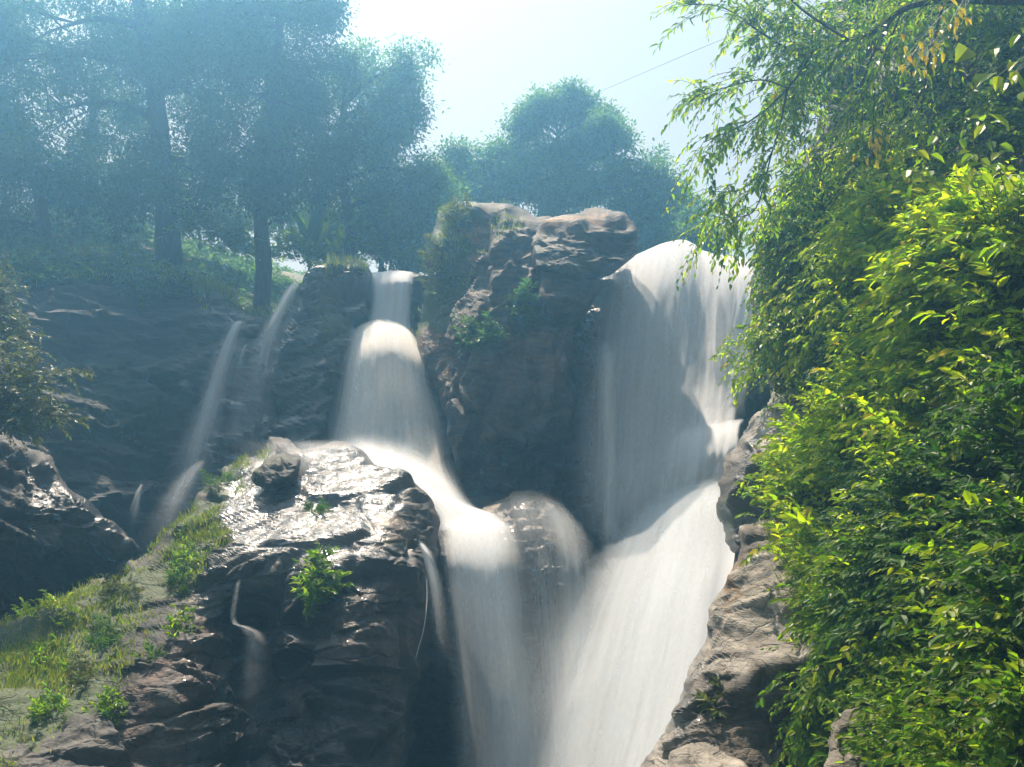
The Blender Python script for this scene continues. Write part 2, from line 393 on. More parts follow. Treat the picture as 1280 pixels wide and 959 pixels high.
    for ri, f in enumerate((0.12, 0.35, 0.7, 1.0)):
        sh = 1-(1-shrink)*f**1.5
        ring = cen+(P[bv]-cen)*sh + np.array(back)*f
        ring[:, 1] += (cen[1]-P[bv][:, 1])*(1-sh)*0
        ring = ring + 0.18*fbm(ring*1.1, 3, seed+ri)[:, None]*np.array([1, 0.3, 1])*min(1, f*3)
        Vs.append(ring)
        a = be if ri == 0 else (prev+bm_[be]); b = tot+bm_[be]
        faces.append(np.stack([a[:, 1], a[:, 0], b[:, 0], b[:, 1]], -1)); prev = tot; tot += len(bv)
    Vs.append((cen+np.array(back)*1.02)[None]); b = prev+bm_[be]
    faces.append(np.stack([b[:, 1], b[:, 0], np.full(len(b), tot)], -1)); tot += 1
    pad = tot-n
    ex = np.tile(bv, 4); tint = np.vstack([tint, tint[ex], np.ones((1, 3))]); ms = np.concatenate([ms, ms[ex], [0]]); wt = np.concatenate([wt, wt[ex]*0, [0]])
    return mesh_np(name, np.vstack(Vs), faces, mat, parent, smooth=False, attrs={'moss': ms, 'wet': wt}, colors={'tint': tint})

# the cliff the falls come over, from the left edge of the gorge to behind the right fall
CLIFF_CTRL = [(-80, 330, 19), (100, 320, 19.5), (220, 345, 19.6), (320, 390, 19.4), (300, 500, 19.0), (200, 500, 18.3), (90, 450, 17.5), (60, 600, 16.2), (200, 650, 17.2),
              (330, 560, 18.0), (420, 480, 18.6), (480, 345, 20.0), (490, 402, 19.4), (490, 425, 18.8), (480, 540, 17.9), (520, 600, 16.8), (600, 650, 15.6), (620, 700, 14.8), (600, 900, 14.5),
              (600, 450, 19), (760, 330, 19.5), (850, 312, 19.4), (920, 325, 19.3), (800, 400, 18.9), (900, 400, 18.9), (800, 520, 18.4), (890, 520, 18.3), (900, 545, 17.9), (860, 600, 18.3),
              (740, 620, 18.2), (720, 700, 16.8), (800, 700, 16.4), (800, 900, 15.4), (1000, 350, 18.5), (1100, 500, 17), (1000, 900, 14), (100, 900, 16), (300, 900, 16)]
tag(rock('cliff', 'cliff', [(-110, 330), (-20, 322), (80, 312), (160, 318), (220, 338), (290, 368), (322, 388), (345, 385), (372, 362), (400, 345), (455, 345), (462, 347), (520, 346), (560, 345),
      (700, 345), (770, 332), (800, 318), (842, 306), (868, 309), (885, 319), (925, 325), (1000, 310), (1120, 300), (1120, 1010), (-110, 1010)],
      CLIFF_CTRL, M_CLIFF, step=4, back=(0, 5, 0), rnd=(0.4, 14), seed=1, shrink=1.0,
      paint=[([(560, 640), (700, 600), (720, 960), (560, 960)], (1.6, 1.4, 1.2), 30), ([(30, 420), (160, 440), (180, 560), (60, 560)], (1.3, 1.5, 1.2), 40)],
      moss=[([(180, 320), (330, 340), (345, 385), (300, 385), (210, 350)], 0.75, 14), ([(130, 480), (240, 460), (260, 560), (140, 560)], 0.4, 40)],
      wet=[([(250, 400), (460, 400), (460, 640), (220, 640)], 0.8, 40), ([(700, 350), (930, 330), (930, 700), (700, 700)], 0.9, 40)]), kind='structure')

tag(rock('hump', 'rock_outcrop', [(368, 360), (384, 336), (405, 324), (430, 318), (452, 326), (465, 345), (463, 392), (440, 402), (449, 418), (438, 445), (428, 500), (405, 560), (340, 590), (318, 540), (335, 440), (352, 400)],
      [(425, 330, 18.6), (400, 350, 18.1), (455, 370, 18.6), (430, 410, 17.8), (360, 450, 17.7), (420, 480, 17.4), (380, 560, 17.0), (340, 560, 17.3)], M_CLIFF, step=3, rnd=(0.5, 16), seed=2,
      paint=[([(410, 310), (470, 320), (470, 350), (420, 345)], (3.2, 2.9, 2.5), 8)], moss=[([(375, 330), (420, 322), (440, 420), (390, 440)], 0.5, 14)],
      wet=[([(360, 310), (480, 310), (480, 600), (300, 600)], 0.7, 10)]),
    'dark rounded rock outcrop with pale wet crest between thin falls and left waterfall', 'rock')

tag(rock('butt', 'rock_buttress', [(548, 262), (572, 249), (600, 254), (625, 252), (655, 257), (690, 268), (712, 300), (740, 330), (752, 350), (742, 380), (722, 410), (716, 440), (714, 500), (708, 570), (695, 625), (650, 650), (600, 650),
      (578, 612), (562, 545), (546, 488), (514, 435), (520, 400), (532, 350), (540, 300)],
      [(570, 258, 18.2), (640, 262, 18.0), (600, 300, 17.3), (530, 400, 17.7), (555, 330, 17.7), (580, 400, 16.6), (560, 480, 16.6), (640, 380, 16.3), (700, 350, 16.7), (735, 370, 17.2), (700, 450, 16.6), (640, 500, 16.1),
       (600, 560, 16.2), (690, 560, 17.0), (650, 620, 16.9), (590, 610, 16.5)], M_BUTT, step=2.5, back=(0, 1.3, 0), rnd=(0.6, 18), rough=(0.3, 0.24, 0.07), cell=(0.9, 0.9, 1.5), tilt=(-0.35, 0.2), seed=3,
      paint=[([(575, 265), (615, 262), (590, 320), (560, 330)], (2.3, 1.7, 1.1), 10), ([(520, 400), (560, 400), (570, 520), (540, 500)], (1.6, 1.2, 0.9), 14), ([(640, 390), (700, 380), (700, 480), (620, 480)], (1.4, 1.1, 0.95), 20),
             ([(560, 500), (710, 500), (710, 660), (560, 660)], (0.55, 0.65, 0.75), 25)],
      moss=[([(540, 252), (592, 250), (580, 310), (560, 400), (520, 440), (525, 340)], 0.95, 10), ([(580, 380), (640, 390), (620, 470), (575, 460)], 0.55, 18), ([(600, 255), (660, 260), (660, 290), (610, 280)], 0.5, 12)],
      wet=[([(660, 380), (720, 380), (720, 640), (560, 640), (620, 500)], 0.8, 20)]),
    'tall brown rock buttress with mossy left edge standing between the two main waterfalls', 'rock')

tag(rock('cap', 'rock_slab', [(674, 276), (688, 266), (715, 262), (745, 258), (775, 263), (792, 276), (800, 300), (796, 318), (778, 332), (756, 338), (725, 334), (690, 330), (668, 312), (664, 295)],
      [(680, 275, 17.6), (740, 262, 17.9), (690, 284, 16.9), (740, 284, 16.7), (785, 290, 17.0), (690, 310, 16.4), (740, 325, 16.2), (790, 315, 16.9)], M_BUTT, step=2.0, back=(0, 1.1, 0), rnd=(0.2, 6), rough=(0.14, 0.16, 0.075),
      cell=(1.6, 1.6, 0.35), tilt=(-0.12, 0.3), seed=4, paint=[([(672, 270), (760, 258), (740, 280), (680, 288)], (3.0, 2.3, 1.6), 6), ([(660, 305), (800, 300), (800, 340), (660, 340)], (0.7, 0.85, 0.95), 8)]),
    'flat layered rock slab with sunlit tan top resting on top of the buttress', 'rock')
tag(rock('cap2', 'rock_slab', [(664, 312), (700, 306), (745, 316), (760, 330), (748, 342), (700, 338), (672, 332)],
      [(670, 320, 16.2), (700, 310, 16.2), (745, 322, 16.3), (700, 334, 15.9), (750, 338, 16.2)], M_BUTT, step=2.0, back=(0, 1.6, 0), rnd=(0.2, 7), rough=(0.06, 0.06, 0.03), cell=(1.2, 1.2, 0.3), seed=5,
      paint=[([(660, 300), (770, 300), (770, 350), (660, 350)], (0.8, 0.95, 0.95), 8)]),
    'thin dark rock ledge with a bright top rim just under the tan slab', 'rock')
tag(rock('cap3', 'rock_slab', [(676, 340), (720, 337), (742, 345), (744, 360), (726, 386), (712, 398), (692, 396), (676, 372)],
      [(680, 345, 16.1), (745, 350, 16.5), (700, 370, 15.8), (740, 380, 16.3), (700, 395, 16.0)], M_BUTT, step=2.2, back=(0, 1.6, 0), rnd=(0.25, 9), rough=(0.08, 0.08, 0.04), cell=(1.2, 1.2, 0.8), seed=6,
      paint=[([(660, 330), (770, 330), (770, 410), (660, 410)], (0.85, 0.8, 0.75), 8)]),
    'dark rock block with bright upper rim touching the left edge of the right waterfall', 'rock')

# the big boulder of the foreground
BOUL_POLY = [(-70, 830), (0, 786), (40, 768), (90, 736), (150, 716), (192, 682), (240, 640), (256, 600), (290, 576), (328, 562), (336, 548), (362, 545), (380, 561), (420, 553), (452, 561), (492, 590), (522, 606), (538, 618),
             (548, 655), (549, 690), (534, 700), (536, 760), (530, 805), (515, 850), (503, 900), (498, 1010), (-70, 1010)]
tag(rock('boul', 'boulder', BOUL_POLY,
      [(350, 550, 14.2), (440, 562, 14.1), (280, 585, 14.0), (400, 600, 13.2), (330, 640, 12.5), (430, 640, 12.5), (300, 692, 11.5), (400, 700, 11.3), (470, 700, 11.35), (520, 620, 13.2), (540, 670, 12.6), (485, 660, 11.9),
       (320, 715, 11.35), (400, 730, 11.1), (310, 790, 11.6), (360, 830, 11.2), (430, 800, 10.7), (480, 760, 11.0), (520, 780, 11.9), (500, 880, 11.3), (430, 900, 10.3), (340, 960, 10.4), (300, 880, 11.0), (420, 1000, 9.8),
       (255, 720, 11.5), (215, 800, 10.5), (240, 880, 10.0), (250, 980, 9.4), (200, 700, 12.3), (120, 735, 12.0), (120, 800, 10.9), (100, 880, 9.6), (40, 780, 11.4), (0, 800, 11.0), (0, 880, 9.4), (60, 940, 8.7), (-60, 950, 8.4), (150, 970, 9.0), (-60, 850, 10.4)],
      M_BOUL, step=1.8, calm=[([(300, 580), (480, 590), (500, 690), (430, 720), (280, 690)], 0.5, 15), ([(-70, 780), (200, 680), (260, 600), (290, 620), (240, 740), (120, 900), (-70, 920)], 0.7, 20)], back=(0.3, 2.2, -0.5), rnd=(0.5, 14), rough=(0.22, 0.17, 0.05), cell=(1.3, 1.2, 0.7), tilt=(0.22, -0.22), seed=8,
      paint=[([(300, 590), (380, 570), (480, 590), (480, 690), (430, 720), (300, 690), (285, 650)], (0.6, 0.63, 0.68), 14),
             ([(280, 720), (400, 720), (540, 690), (540, 1000), (200, 1000), (270, 850)], (0.15, 0.17, 0.21), 22),  # dark wet front, painted darker and bluer for its shade
             ([(175, 760), (225, 750), (230, 790), (185, 790)], (2.2, 1.7, 1.2), 6), ([(150, 815), (185, 810), (188, 850), (155, 858)], (2.0, 1.15, 0.75), 5),
             ([(-20, 885), (50, 875), (45, 900), (0, 920), (-40, 930)], (1.2, 0.95, 0.7), 8), ([(-70, 800), (190, 700), (260, 620), (270, 700), (230, 760), (200, 900), (-70, 920)], (0.36, 0.34, 0.27), 14), ([(200, 800), (240, 790), (200, 880), (170, 960), (150, 930)], (1.1, 0.8, 0.7), 8),
             ([(420, 730), (520, 700), (525, 800), (470, 860), (410, 830)], (0.5, 0.36, 0.33), 18), ([(250, 760), (290, 780), (250, 900), (220, 940), (215, 860)], (0.75, 0.5, 0.42), 10), ([(90, 780), (150, 760), (140, 800), (90, 815)], (1.7, 1.4, 1.1), 6), ([(350, 855), (390, 850), (385, 890), (352, 892)], (1.2, 1.1, 1.2), 5),
             ([(470, 650), (500, 645), (505, 690), (475, 685)], (2.6, 2.0, 1.3), 6)],
      moss=[([(-70, 830), (0, 786), (90, 736), (200, 680), (250, 600), (300, 574), (310, 600), (270, 690), (240, 740), (190, 740), (150, 810), (130, 900), (40, 930), (-70, 950)], 0.8, 16),
            ([(80, 800), (150, 760), (170, 860), (140, 920), (60, 900)], 0.55, 18), ([(320, 560), (365, 560), (370, 590), (330, 600)], 0.6, 8), ([(380, 630), (420, 630), (410, 660), (380, 660)], 0.6, 8)],
      wet=[([(290, 560), (520, 560), (500, 700), (430, 720), (280, 700)], 0.85, 12), ([(230, 690), (540, 690), (540, 1000), (200, 1000)], 0.22, 20)]),
    'massive dark layered boulder with a shiny wet sloping top and grassy left shoulder', 'boulder')
tag(rock('boulcap', 'rock', [(318, 590), (330, 572), (352, 564), (372, 570), (378, 588), (366, 604), (336, 610)],
      [(330, 580, 12.9), (360, 575, 13.0), (345, 600, 12.5), (372, 596, 12.7)], M_BOUL, step=1.6, back=(0, 0.9, -0.2), rnd=(0.3, 12), rough=(0.05, 0.06, 0.03), cell=(0.5, 0.5, 0.4), seed=9,
      moss=[([(310, 560), (385, 560), (350, 580), (320, 610)], 0.55, 8)]),
    'small rounded mossy rock sitting at the top of the big boulder', 'rock')

tag(rock('leftrock', 'rock_shelf', [(-80, 505), (0, 528), (36, 556), (66, 566), (92, 616), (128, 640), (158, 664), (172, 690), (150, 712), (110, 745), (40, 775), (-80, 820)],
      [(-60, 540, 13.4), (40, 575, 13.6), (0, 640, 12.4), (90, 640, 13.3), (150, 670, 13.8), (60, 700, 13.2), (120, 720, 14), (0, 760, 13.4)], M_BOUL, step=2.5, back=(-2.6, 3, 0), rnd=(0.5, 20), rough=(0.2, 0.2, 0.07),
      cell=(0.9, 0.9, 0.5), tilt=(-0.5, -0.2), seed=10, paint=[([(-90, 490), (200, 490), (200, 830), (-90, 830)], (0.6, 0.6, 0.65), 10), ([(-80, 670), (160, 690), (160, 800), (-80, 820)], (0.3, 0.34, 0.4), 20)], wet=[([(40, 560), (160, 640), (160, 690), (60, 690)], 0.7, 10)]),
    'dark jagged rock shelf under the feathery shrub at the left edge', 'rock')

tag(rock('mid', 'rock', [(588, 650), (604, 630), (640, 614), (668, 612), (694, 632), (712, 668), (724, 740), (728, 820), (720, 1010), (630, 1010), (612, 800), (600, 720)],
      [(610, 640, 14.5), (660, 620, 14.6), (640, 680, 13.9), (700, 680, 14.2), (650, 760, 13.6), (700, 820, 13.6), (660, 960, 13.3)], M_BUTT, step=2.5, back=(0, 2.2, 0), rnd=(0.6, 22), rough=(0.12, 0.12, 0.05), cell=(0.7, 0.7, 0.5), seed=12,
      wet=[([(500, 500), (800, 500), (800, 1000), (500, 1000)], 0.35, 10)]),
    'wet brown rock hump seen through thin water between the two lower falls', 'rock')

# right bank rocks
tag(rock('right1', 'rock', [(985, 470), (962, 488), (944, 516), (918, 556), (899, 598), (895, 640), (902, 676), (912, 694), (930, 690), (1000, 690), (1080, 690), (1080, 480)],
      [(965, 495, 12.0), (930, 550, 11.9), (905, 610, 11.8), (960, 560, 11.2), (940, 640, 11.0), (910, 680, 11.6), (1000, 640, 10.6), (1060, 520, 11)], M_DRY, step=2.2, back=(1.0, 2.5, 0), rnd=(0.6, 20), rough=(0.16, 0.14, 0.04),
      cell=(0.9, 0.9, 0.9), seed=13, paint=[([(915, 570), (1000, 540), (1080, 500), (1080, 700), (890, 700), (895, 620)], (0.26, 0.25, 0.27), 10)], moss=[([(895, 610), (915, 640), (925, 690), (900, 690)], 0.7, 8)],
      wet=[([(890, 480), (1000, 480), (1000, 700), (890, 700)], 0.5, 10)]),
    'dark overhanging rock with pale upper edge beside the middle tier of the right waterfall', 'rock')
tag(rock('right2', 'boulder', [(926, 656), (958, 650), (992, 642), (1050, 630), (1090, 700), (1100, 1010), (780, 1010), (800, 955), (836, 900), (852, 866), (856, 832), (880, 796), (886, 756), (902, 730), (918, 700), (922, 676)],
      [(940, 664, 10.6), (985, 655, 10.6), (925, 720, 10.1), (980, 700, 9.9), (900, 790, 9.5), (960, 790, 9.1), (870, 840, 9.2), (930, 840, 8.65), (1000, 820, 8.5), (930, 880, 8.8), (860, 900, 8.9), (1000, 900, 8.5), (820, 950, 8.9),
       (900, 960, 8.3), (980, 990, 8.2), (1060, 800, 8.6), (1060, 960, 8.0)], M_DRY, step=1.8, calm=[([(930, 690), (1010, 640), (1080, 650), (1050, 800), (930, 840), (870, 840)], 0.65, 10)], back=(1.2, 2.0, -0.3), rnd=(0.45, 14), rough=(0.13, 0.13, 0.055), cell=(0.95, 0.95, 0.6), tilt=(0.12, -0.15), seed=14,
      paint=[([(860, 850), (1010, 830), (1100, 830), (1100, 1010), (840, 1010), (855, 890)], (0.34, 0.31, 0.28), 9), ([(890, 770), (925, 690), (935, 690), (915, 780)], (0.75, 0.55, 0.35), 6), ([(925, 655), (950, 660), (935, 700), (920, 690)], (0.4, 0.36, 0.33), 5)],  # lower front tinted darker to carry its shade
      wet=[([(780, 900), (880, 780), (890, 860), (840, 1000)], 0.6, 12)]),
    'large sunlit pale boulder sloping down beside the foot of the right waterfall', 'boulder')
tag(rock('right3', 'rock', [(826, 962), (834, 940), (862, 931), (890, 938), (930, 956), (960, 985), (950, 1020), (810, 1020)],
      [(840, 945, 7.9), (880, 940, 7.95), (860, 970, 7.5), (920, 970, 7.6), (880, 1010, 7.4)], M_DRY, step=1.8, back=(0.2, 0.8, -0.3), rnd=(0.3, 16), rough=(0.06, 0.06, 0.03), cell=(0.5, 0.5, 0.35), seed=15),
    'small pale rounded rock at the bottom edge beneath the large right boulder', 'rock')
tag(rock('right4', 'rock', [(1040, 905), (1062, 888), (1100, 884), (1120, 900), (1110, 1010), (1020, 1010), (1030, 950)],
      [(1060, 895, 7.2), (1100, 895, 7.2), (1060, 940, 6.8), (1090, 990, 6.6)], M_DRY, step=1.8, back=(0.3, 0.8, -0.3), rnd=(0.3, 14), rough=(0.08, 0.1, 0.04), cell=(0.4, 0.4, 0.3), seed=16,
      paint=[([(1000, 880), (1130, 880), (1130, 1010), (1000, 1010)], (0.6, 0.58, 0.55), 6)]),
    'cracked grey rock poking out of the weeds at the lower right', 'rock')

# the overgrown bank behind the right-hand leaves
BANK_CTRL = [(930, 320, 13.2), (940, 420, 12.8), (980, 520, 11.8), (1000, 640, 11.0), (1010, 760, 9.6), (1020, 900, 8.6), (1100, 100, 12.0), (1040, 250, 12.4), (1280, 20, 10.0), (1280, 200, 9.4), (1280, 320, 7.6), (1150, 330, 9.8), (1060, 420, 11.6),
             (1160, 470, 9.2), (1280, 480, 7.2), (1280, 700, 6.0), (1150, 620, 8.4), (1100, 760, 8.4), (1160, 850, 7.4), (1280, 900, 5.6), (1100, 1000, 7.0), (1380, 500, 6), (1380, 900, 4.9), (1380, 0, 9)]
tag(rock('bank', 'hillside', [(1060, -90), (1030, 60), (1020, 160), (990, 240), (945, 310), (935, 420), (962, 490), (985, 540), (1000, 640), (1005, 740), (1010, 1010), (1420, 1010), (1420, -90)],
      BANK_CTRL, M_SOIL, step=5, back=(3.5, 3.0, 0), rnd=(0.8, 30), rough=(0.3, 0.2, 0.05), seed=17, shrink=1.0, moss=[([(900, -100), (1400, -100), (1400, 1010), (900, 1010)], 0.5, 10)]), kind='structure')

# ------------------------------------------------------------------ ground, pool and hill behind the falls
def ground_z(x, y):
    z = 10.0*sstep(20.5, 23.0, y) + np.clip(-x-3, 0, 14)*0.32*sstep(21, 25, y) + np.clip(y-23.5, 0, 14)*0.34
    z = np.maximum(z, 12*sstep(-10.5, -16, x)*sstep(-2, 4, y)); z = np.maximum(z, 11*sstep(7.5, 12, x))
    z = np.maximum(z, 2.4*sstep(4.0, 1.5, y))
    return z
gx, gy = np.meshgrid(np.linspace(-75, 75, 200), np.linspace(-20, 85, 160))
gP = np.stack([gx.ravel(), gy.ravel()], -1)
gz = ground_z(gP[:, 0], gP[:, 1]) + 0.3*fbm(np.hstack([gP*0.35, np.zeros((len(gP), 1))]), 4, 90)*sstep(19, 24, gP[:, 1])
gi = np.arange(len(gP)).reshape(160, 200)
gq = np.stack([gi[:-1, :-1], gi[:-1, 1:], gi[1:, 1:], gi[1:, :-1]], -1).reshape(-1, 4)
tag(mesh_np('ground', np.hstack([gP, gz[:, None]]), [gq], M_SOIL, attrs={'moss': np.full(len(gP), 0.55), 'wet': np.zeros(len(gP))}, colors={'tint': np.full((len(gP), 3), 1.0)}), kind='structure')
m, n, l, p, out = nodes_of('pool_water'); p.inputs['Base Color'].default_value = (0.05, 0.09, 0.1, 1); p.inputs['Roughness'].default_value = 0.12
tn = N(n, 'ShaderNodeTexNoise'); tn.inputs['Scale'].default_value = 3; bb = N(n, 'ShaderNodeBump'); bb.inputs['Distance'].default_value = 0.05
l.new(tn.outputs['Fac'], bb.inputs['Height']); l.new(bb.outputs[0], p.inputs['Normal'])
tag(mesh_np('water', [(-12, 2, 0.45), (10, 2, 0.45), (10, 21, 0.45), (-12, 21, 0.45)], [np.array([[0, 1, 2, 3]])], m), kind='structure')

# ------------------------------------------------------------------ falling water
def crom(A, n):
    """Catmull-Rom resampling along the first axis"""
    A = np.asarray(A, float); k = len(A); t = np.linspace(0, k-1, n); i = np.clip(np.floor(t).astype(int), 0, k-2); f = (t-i).reshape((-1,)+(1,)*(A.ndim-1))
    g = lambda j: A[np.clip(j, 0, k-1)]
    p0, p1, p2, p3 = g(i-1), g(i), g(i+1), g(i+2)
    p0 = np.where((i == 0).reshape(f.shape), 2*p1-p2, p0); p3 = np.where((i == k-2).reshape(f.shape), 2*p2-p1, p3)
    return 0.5*((2*p1)+(-p0+p2)*f+(2*p0-5*p1+4*p2-p3)*f*f+(-p0+3*p1-3*p2+p3)*f**3)

def sheet(name, rows, parent, dens=1.0, fold=0.06, seed=0, edge=(0.16, 0.16), ends=(0.06, 0.12), nu=70, nv=140, shift=0.0, mat=None):
    """rows: control rows from top to bottom, each a list of (px, py, Y) or (px, py, Y, density) from left to right"""
    R = np.array([[tuple(c) if len(c) == 4 else (*c, 1.0) for c in r] for r in rows], float)
    R = crom(R, nv); R = crom(R.transpose(1, 0, 2), nu).transpose(1, 0, 2)
    P = at(R[..., 0], R[..., 1], R[..., 2]+shift)
    u = np.linspace(0, 1, nu)[None, :].repeat(nv, 0)
    seg = np.linalg.norm(np.diff(P, axis=0), axis=-1).mean(1); v = np.concatenate([[0], np.cumsum(seg)])[:, None].repeat(nu, 1)
    width = np.linalg.norm(np.diff(P, axis=1), axis=-1).sum(1).mean()
    um = u*width
    q = np.stack([um*2.2, v*0.25, np.full_like(u, seed*5.7)], -1).reshape(-1, 3)
    P = P.copy(); P[..., 1] += fold*fbm(q, 4, seed+200).reshape(nv, nu)
    vn = np.linspace(0, 1, nv)[:, None]
    jl = 0.5*fbm(np.stack([v*0.9, np.full_like(v, seed), np.zeros_like(v)], -1).reshape(-1, 3), 3, seed+210).reshape(nv, nu)*0.12
    e = np.ones_like(u)
    if edge[0] > 0: e = e*sstep(0, 1, (u-np.maximum(jl, 0)*0.8)/edge[0])
    if edge[1] > 0: e = e*sstep(0, 1, (1-u-np.maximum(-jl, 0)*0.8)/edge[1])
    if ends[0] > 0: e = e*sstep(0, ends[0], vn)
    if ends[1] > 0: e = e*sstep(0, ends[1], 1-vn)
    D = dens*np.clip(R[..., 3], 0, 1.2)*e
    i = np.arange(nu*nv).reshape(nv, nu)
    F = np.stack([i[:-1, :-1], i[1:, :-1], i[1:, 1:], i[:-1, 1:]], -1).reshape(-1, 4)
    return mesh_np(name, P.reshape(-1, 3), [F], mat or M_WATER, parent, uv=np.stack([um+seed*3.3, v], -1).reshape(-1, 2), attrs={'dens': D.ravel()})

# left waterfall
WL = thing('waterfall', 'left waterfall dropping through a notch and fanning out beside the boulder', 'waterfall', at(500, 650, 15))
sheet('lip_veil', [[(458, 345, 20.6), (488, 341, 20.6), (521, 345, 20.6)], [(458, 342, 19.6), (488, 338, 19.6), (521, 342, 19.6)], [(459, 352, 19.1), (487, 348, 19.0), (519, 352, 19.1)], [(458, 380, 18.9), (487, 378, 18.8), (517, 380, 18.9)],
      [(452, 408, 18.7), (484, 408, 18.5), (518, 412, 18.7)], [(438, 428, 18.3), (482, 425, 18.0), (528, 432, 18.3)]], WL, 1.0, seed=1, edge=(0.2, 0.2), ends=(0, 0.12))
FAN = [[(446, 404, 18.7), (470, 398, 18.6), (490, 400, 18.5), (510, 408, 18.6)], [(436, 416, 18.0), (466, 408, 17.9), (496, 412, 17.8), (524, 426, 18.0)], [(428, 440, 17.6), (462, 434, 17.3), (502, 438, 17.3), (537, 455, 17.6)],
       [(418, 490, 17.3, .85), (458, 490, 17.0), (508, 492, 17.0, .95), (552, 500, 17.3, .8)], [(404, 545, 17.0, .6), (452, 548, 16.7, .95), (512, 550, 16.6, .95), (566, 555, 16.9, .7)], [(392, 590, 16.6, .5), (450, 600, 16.2, .9), (520, 605, 16.0, 1), (578, 612, 16.3, .7)],
       [(400, 630, 16.2, .4), (455, 640, 15.7, .6), (530, 645, 15.3, .9), (590, 650, 15.6, .7)]]
sheet('fan_veil', FAN, WL, mat=M_SUNLIT, dens=0.97, seed=2, edge=(0.26, 0.18), ends=(0.12, 0.16))
sheet('outer_veil', [[(c[0]+(c[0]-482)*0.10, c[1]+4, c[2]-0.15) for c in r] for r in FAN], WL, mat=M_SUNLIT, dens=0.42, seed=3, edge=(0.4, 0.3), ends=(0.12, 0.2))
sheet('spill_veil', [[(392, 546, 15.4, .1), (450, 536, 15.8, .3), (510, 548, 15.9, .5), (572, 580, 15.8, .3)], [(410, 572, 14.5, .35), (465, 566, 14.6, .95), (525, 585, 14.8, 1), (585, 618, 15.0, .7)], [(470, 600, 14.0, .45), (505, 600, 14.2, 1), (555, 620, 14.4, 1), (606, 636, 14.7, .8)],
      [(528, 640, 13.9, .6), (556, 636, 14.0, 1), (590, 640, 14.1, 1), (632, 646, 14.3, .9)], [(540, 672, 13.6, .8), (565, 664, 13.7, 1), (600, 660, 13.8, 1), (650, 664, 14.0, .9)]], WL, 1.0, seed=4, edge=(0.3, 0.2), ends=(0.3, 0.1))
LOW = [[(548, 652, 13.9), (575, 645, 13.9), (612, 645, 13.9), (646, 652, 14.1)], [(548, 672, 13.5), (575, 664, 13.5), (615, 664, 13.45), (655, 672, 13.7)], [(551, 710, 13.2), (580, 706, 13.15), (622, 706, 13.1), (662, 712, 13.4)],
       [(556, 790, 13.0, .55), (588, 790, 12.9, .85), (630, 790, 12.8, 1), (672, 790, 13.1, .8)], [(560, 880, 12.8, .35), (596, 880, 12.7, .6), (640, 880, 12.6, .9), (690, 880, 12.8, .75)], [(562, 1020, 12.6, .3), (600, 1020, 12.5, .55), (650, 1020, 12.3, .85), (705, 1020, 12.5, .7)]]
sheet('lower_veil', LOW, WL, 0.98, seed=5, edge=(0.3, 0.35), ends=(0.08, 0))
sheet('lower_outer_veil', [[(c[0]+(c[0]-615)*0.12, c[1]+3, c[2]-0.12) for c in r] for r in LOW], WL, 0.4, seed=6, edge=(0.4, 0.4), ends=(0.15, 0))

# right waterfall
WR = thing('waterfall', 'broad right waterfall spilling over the high lip and widening to the bottom', 'waterfall', at(800, 900, 14))
TOP = [[(766, 340, 19.9, .4), (802, 318, 19.9), (850, 303, 19.9), (884, 317, 19.9), (930, 325, 19.9)], [(764, 338, 19.0, .4), (800, 316, 19.2), (850, 301, 19.3), (884, 315, 19.2), (932, 322, 19.1)], [(752, 348, 18.4, .5), (794, 324, 18.5), (850, 306, 18.5), (886, 321, 18.4), (938, 328, 18.3)],
       [(738, 380, 18.0, .7), (784, 362, 18.0), (846, 345, 17.9), (890, 355, 17.9, .9), (948, 355, 17.8, 1)], [(724, 430, 17.8, .65), (776, 430, 17.7, .85), (840, 430, 17.6, 1), (890, 430, 17.6, .75), (942, 425, 17.6, .9)],
       [(714, 510, 17.6, .6), (768, 510, 17.5, .7), (832, 505, 17.4, .85), (886, 500, 17.4, .7), (930, 495, 17.4, .75)], [(708, 590, 17.4, .5), (764, 590, 17.2, .75), (826, 580, 17.0, .7), (880, 560, 16.8, .75), (922, 548, 16.9, .7)],
       [(704, 680, 17.1, .2), (762, 690, 16.7, .55), (820, 660, 16.4, .5), (872, 620, 16.4, .4), (915, 600, 16.5, .3)]]
def leap(rows, drops): return [[(c[0], c[1], c[2]-d, *c[3:]) for c in r] for r, d in zip(rows, drops)]
TOP = leap(TOP, (0, 0, 0, .15, .5, .9, 1.15, 1.3))
sheet('upper_veil', TOP, WR, 0.95, fold=0.06, seed=7, edge=(0.26, 0.05), ends=(0, 0.1), nu=110, nv=170)
sheet('upper_outer_veil', [[(c[0]-4, c[1]+3, c[2]-0.2, 1) for c in r] for r in TOP[1:]], WR, 0.40, fold=0.06, seed=8, edge=(0.35, 0.15), ends=(0.1, 0.2), nu=110, nv=170)
sheet('streak_veil', shift=-1.0, rows=[[(738, 420, 17.4, .2), (758, 420, 17.35, .4), (776, 420, 17.4, .2)], [(742, 470, 17.2, .3), (760, 470, 17.1, .7), (778, 470, 17.2, .3)], [(747, 560, 17.0, .3), (763, 560, 16.9, .8), (779, 560, 17.0, .3)], [(746, 640, 16.7, .3), (763, 640, 16.6, .8), (782, 640, 16.7, .3)],
      [(742, 700, 16.2, .3), (763, 700, 16.1, .7), (788, 700, 16.2, .3)]], parent=WR, dens=0.9, seed=9, edge=(0.45, 0.45), ends=(0.15, 0.2))
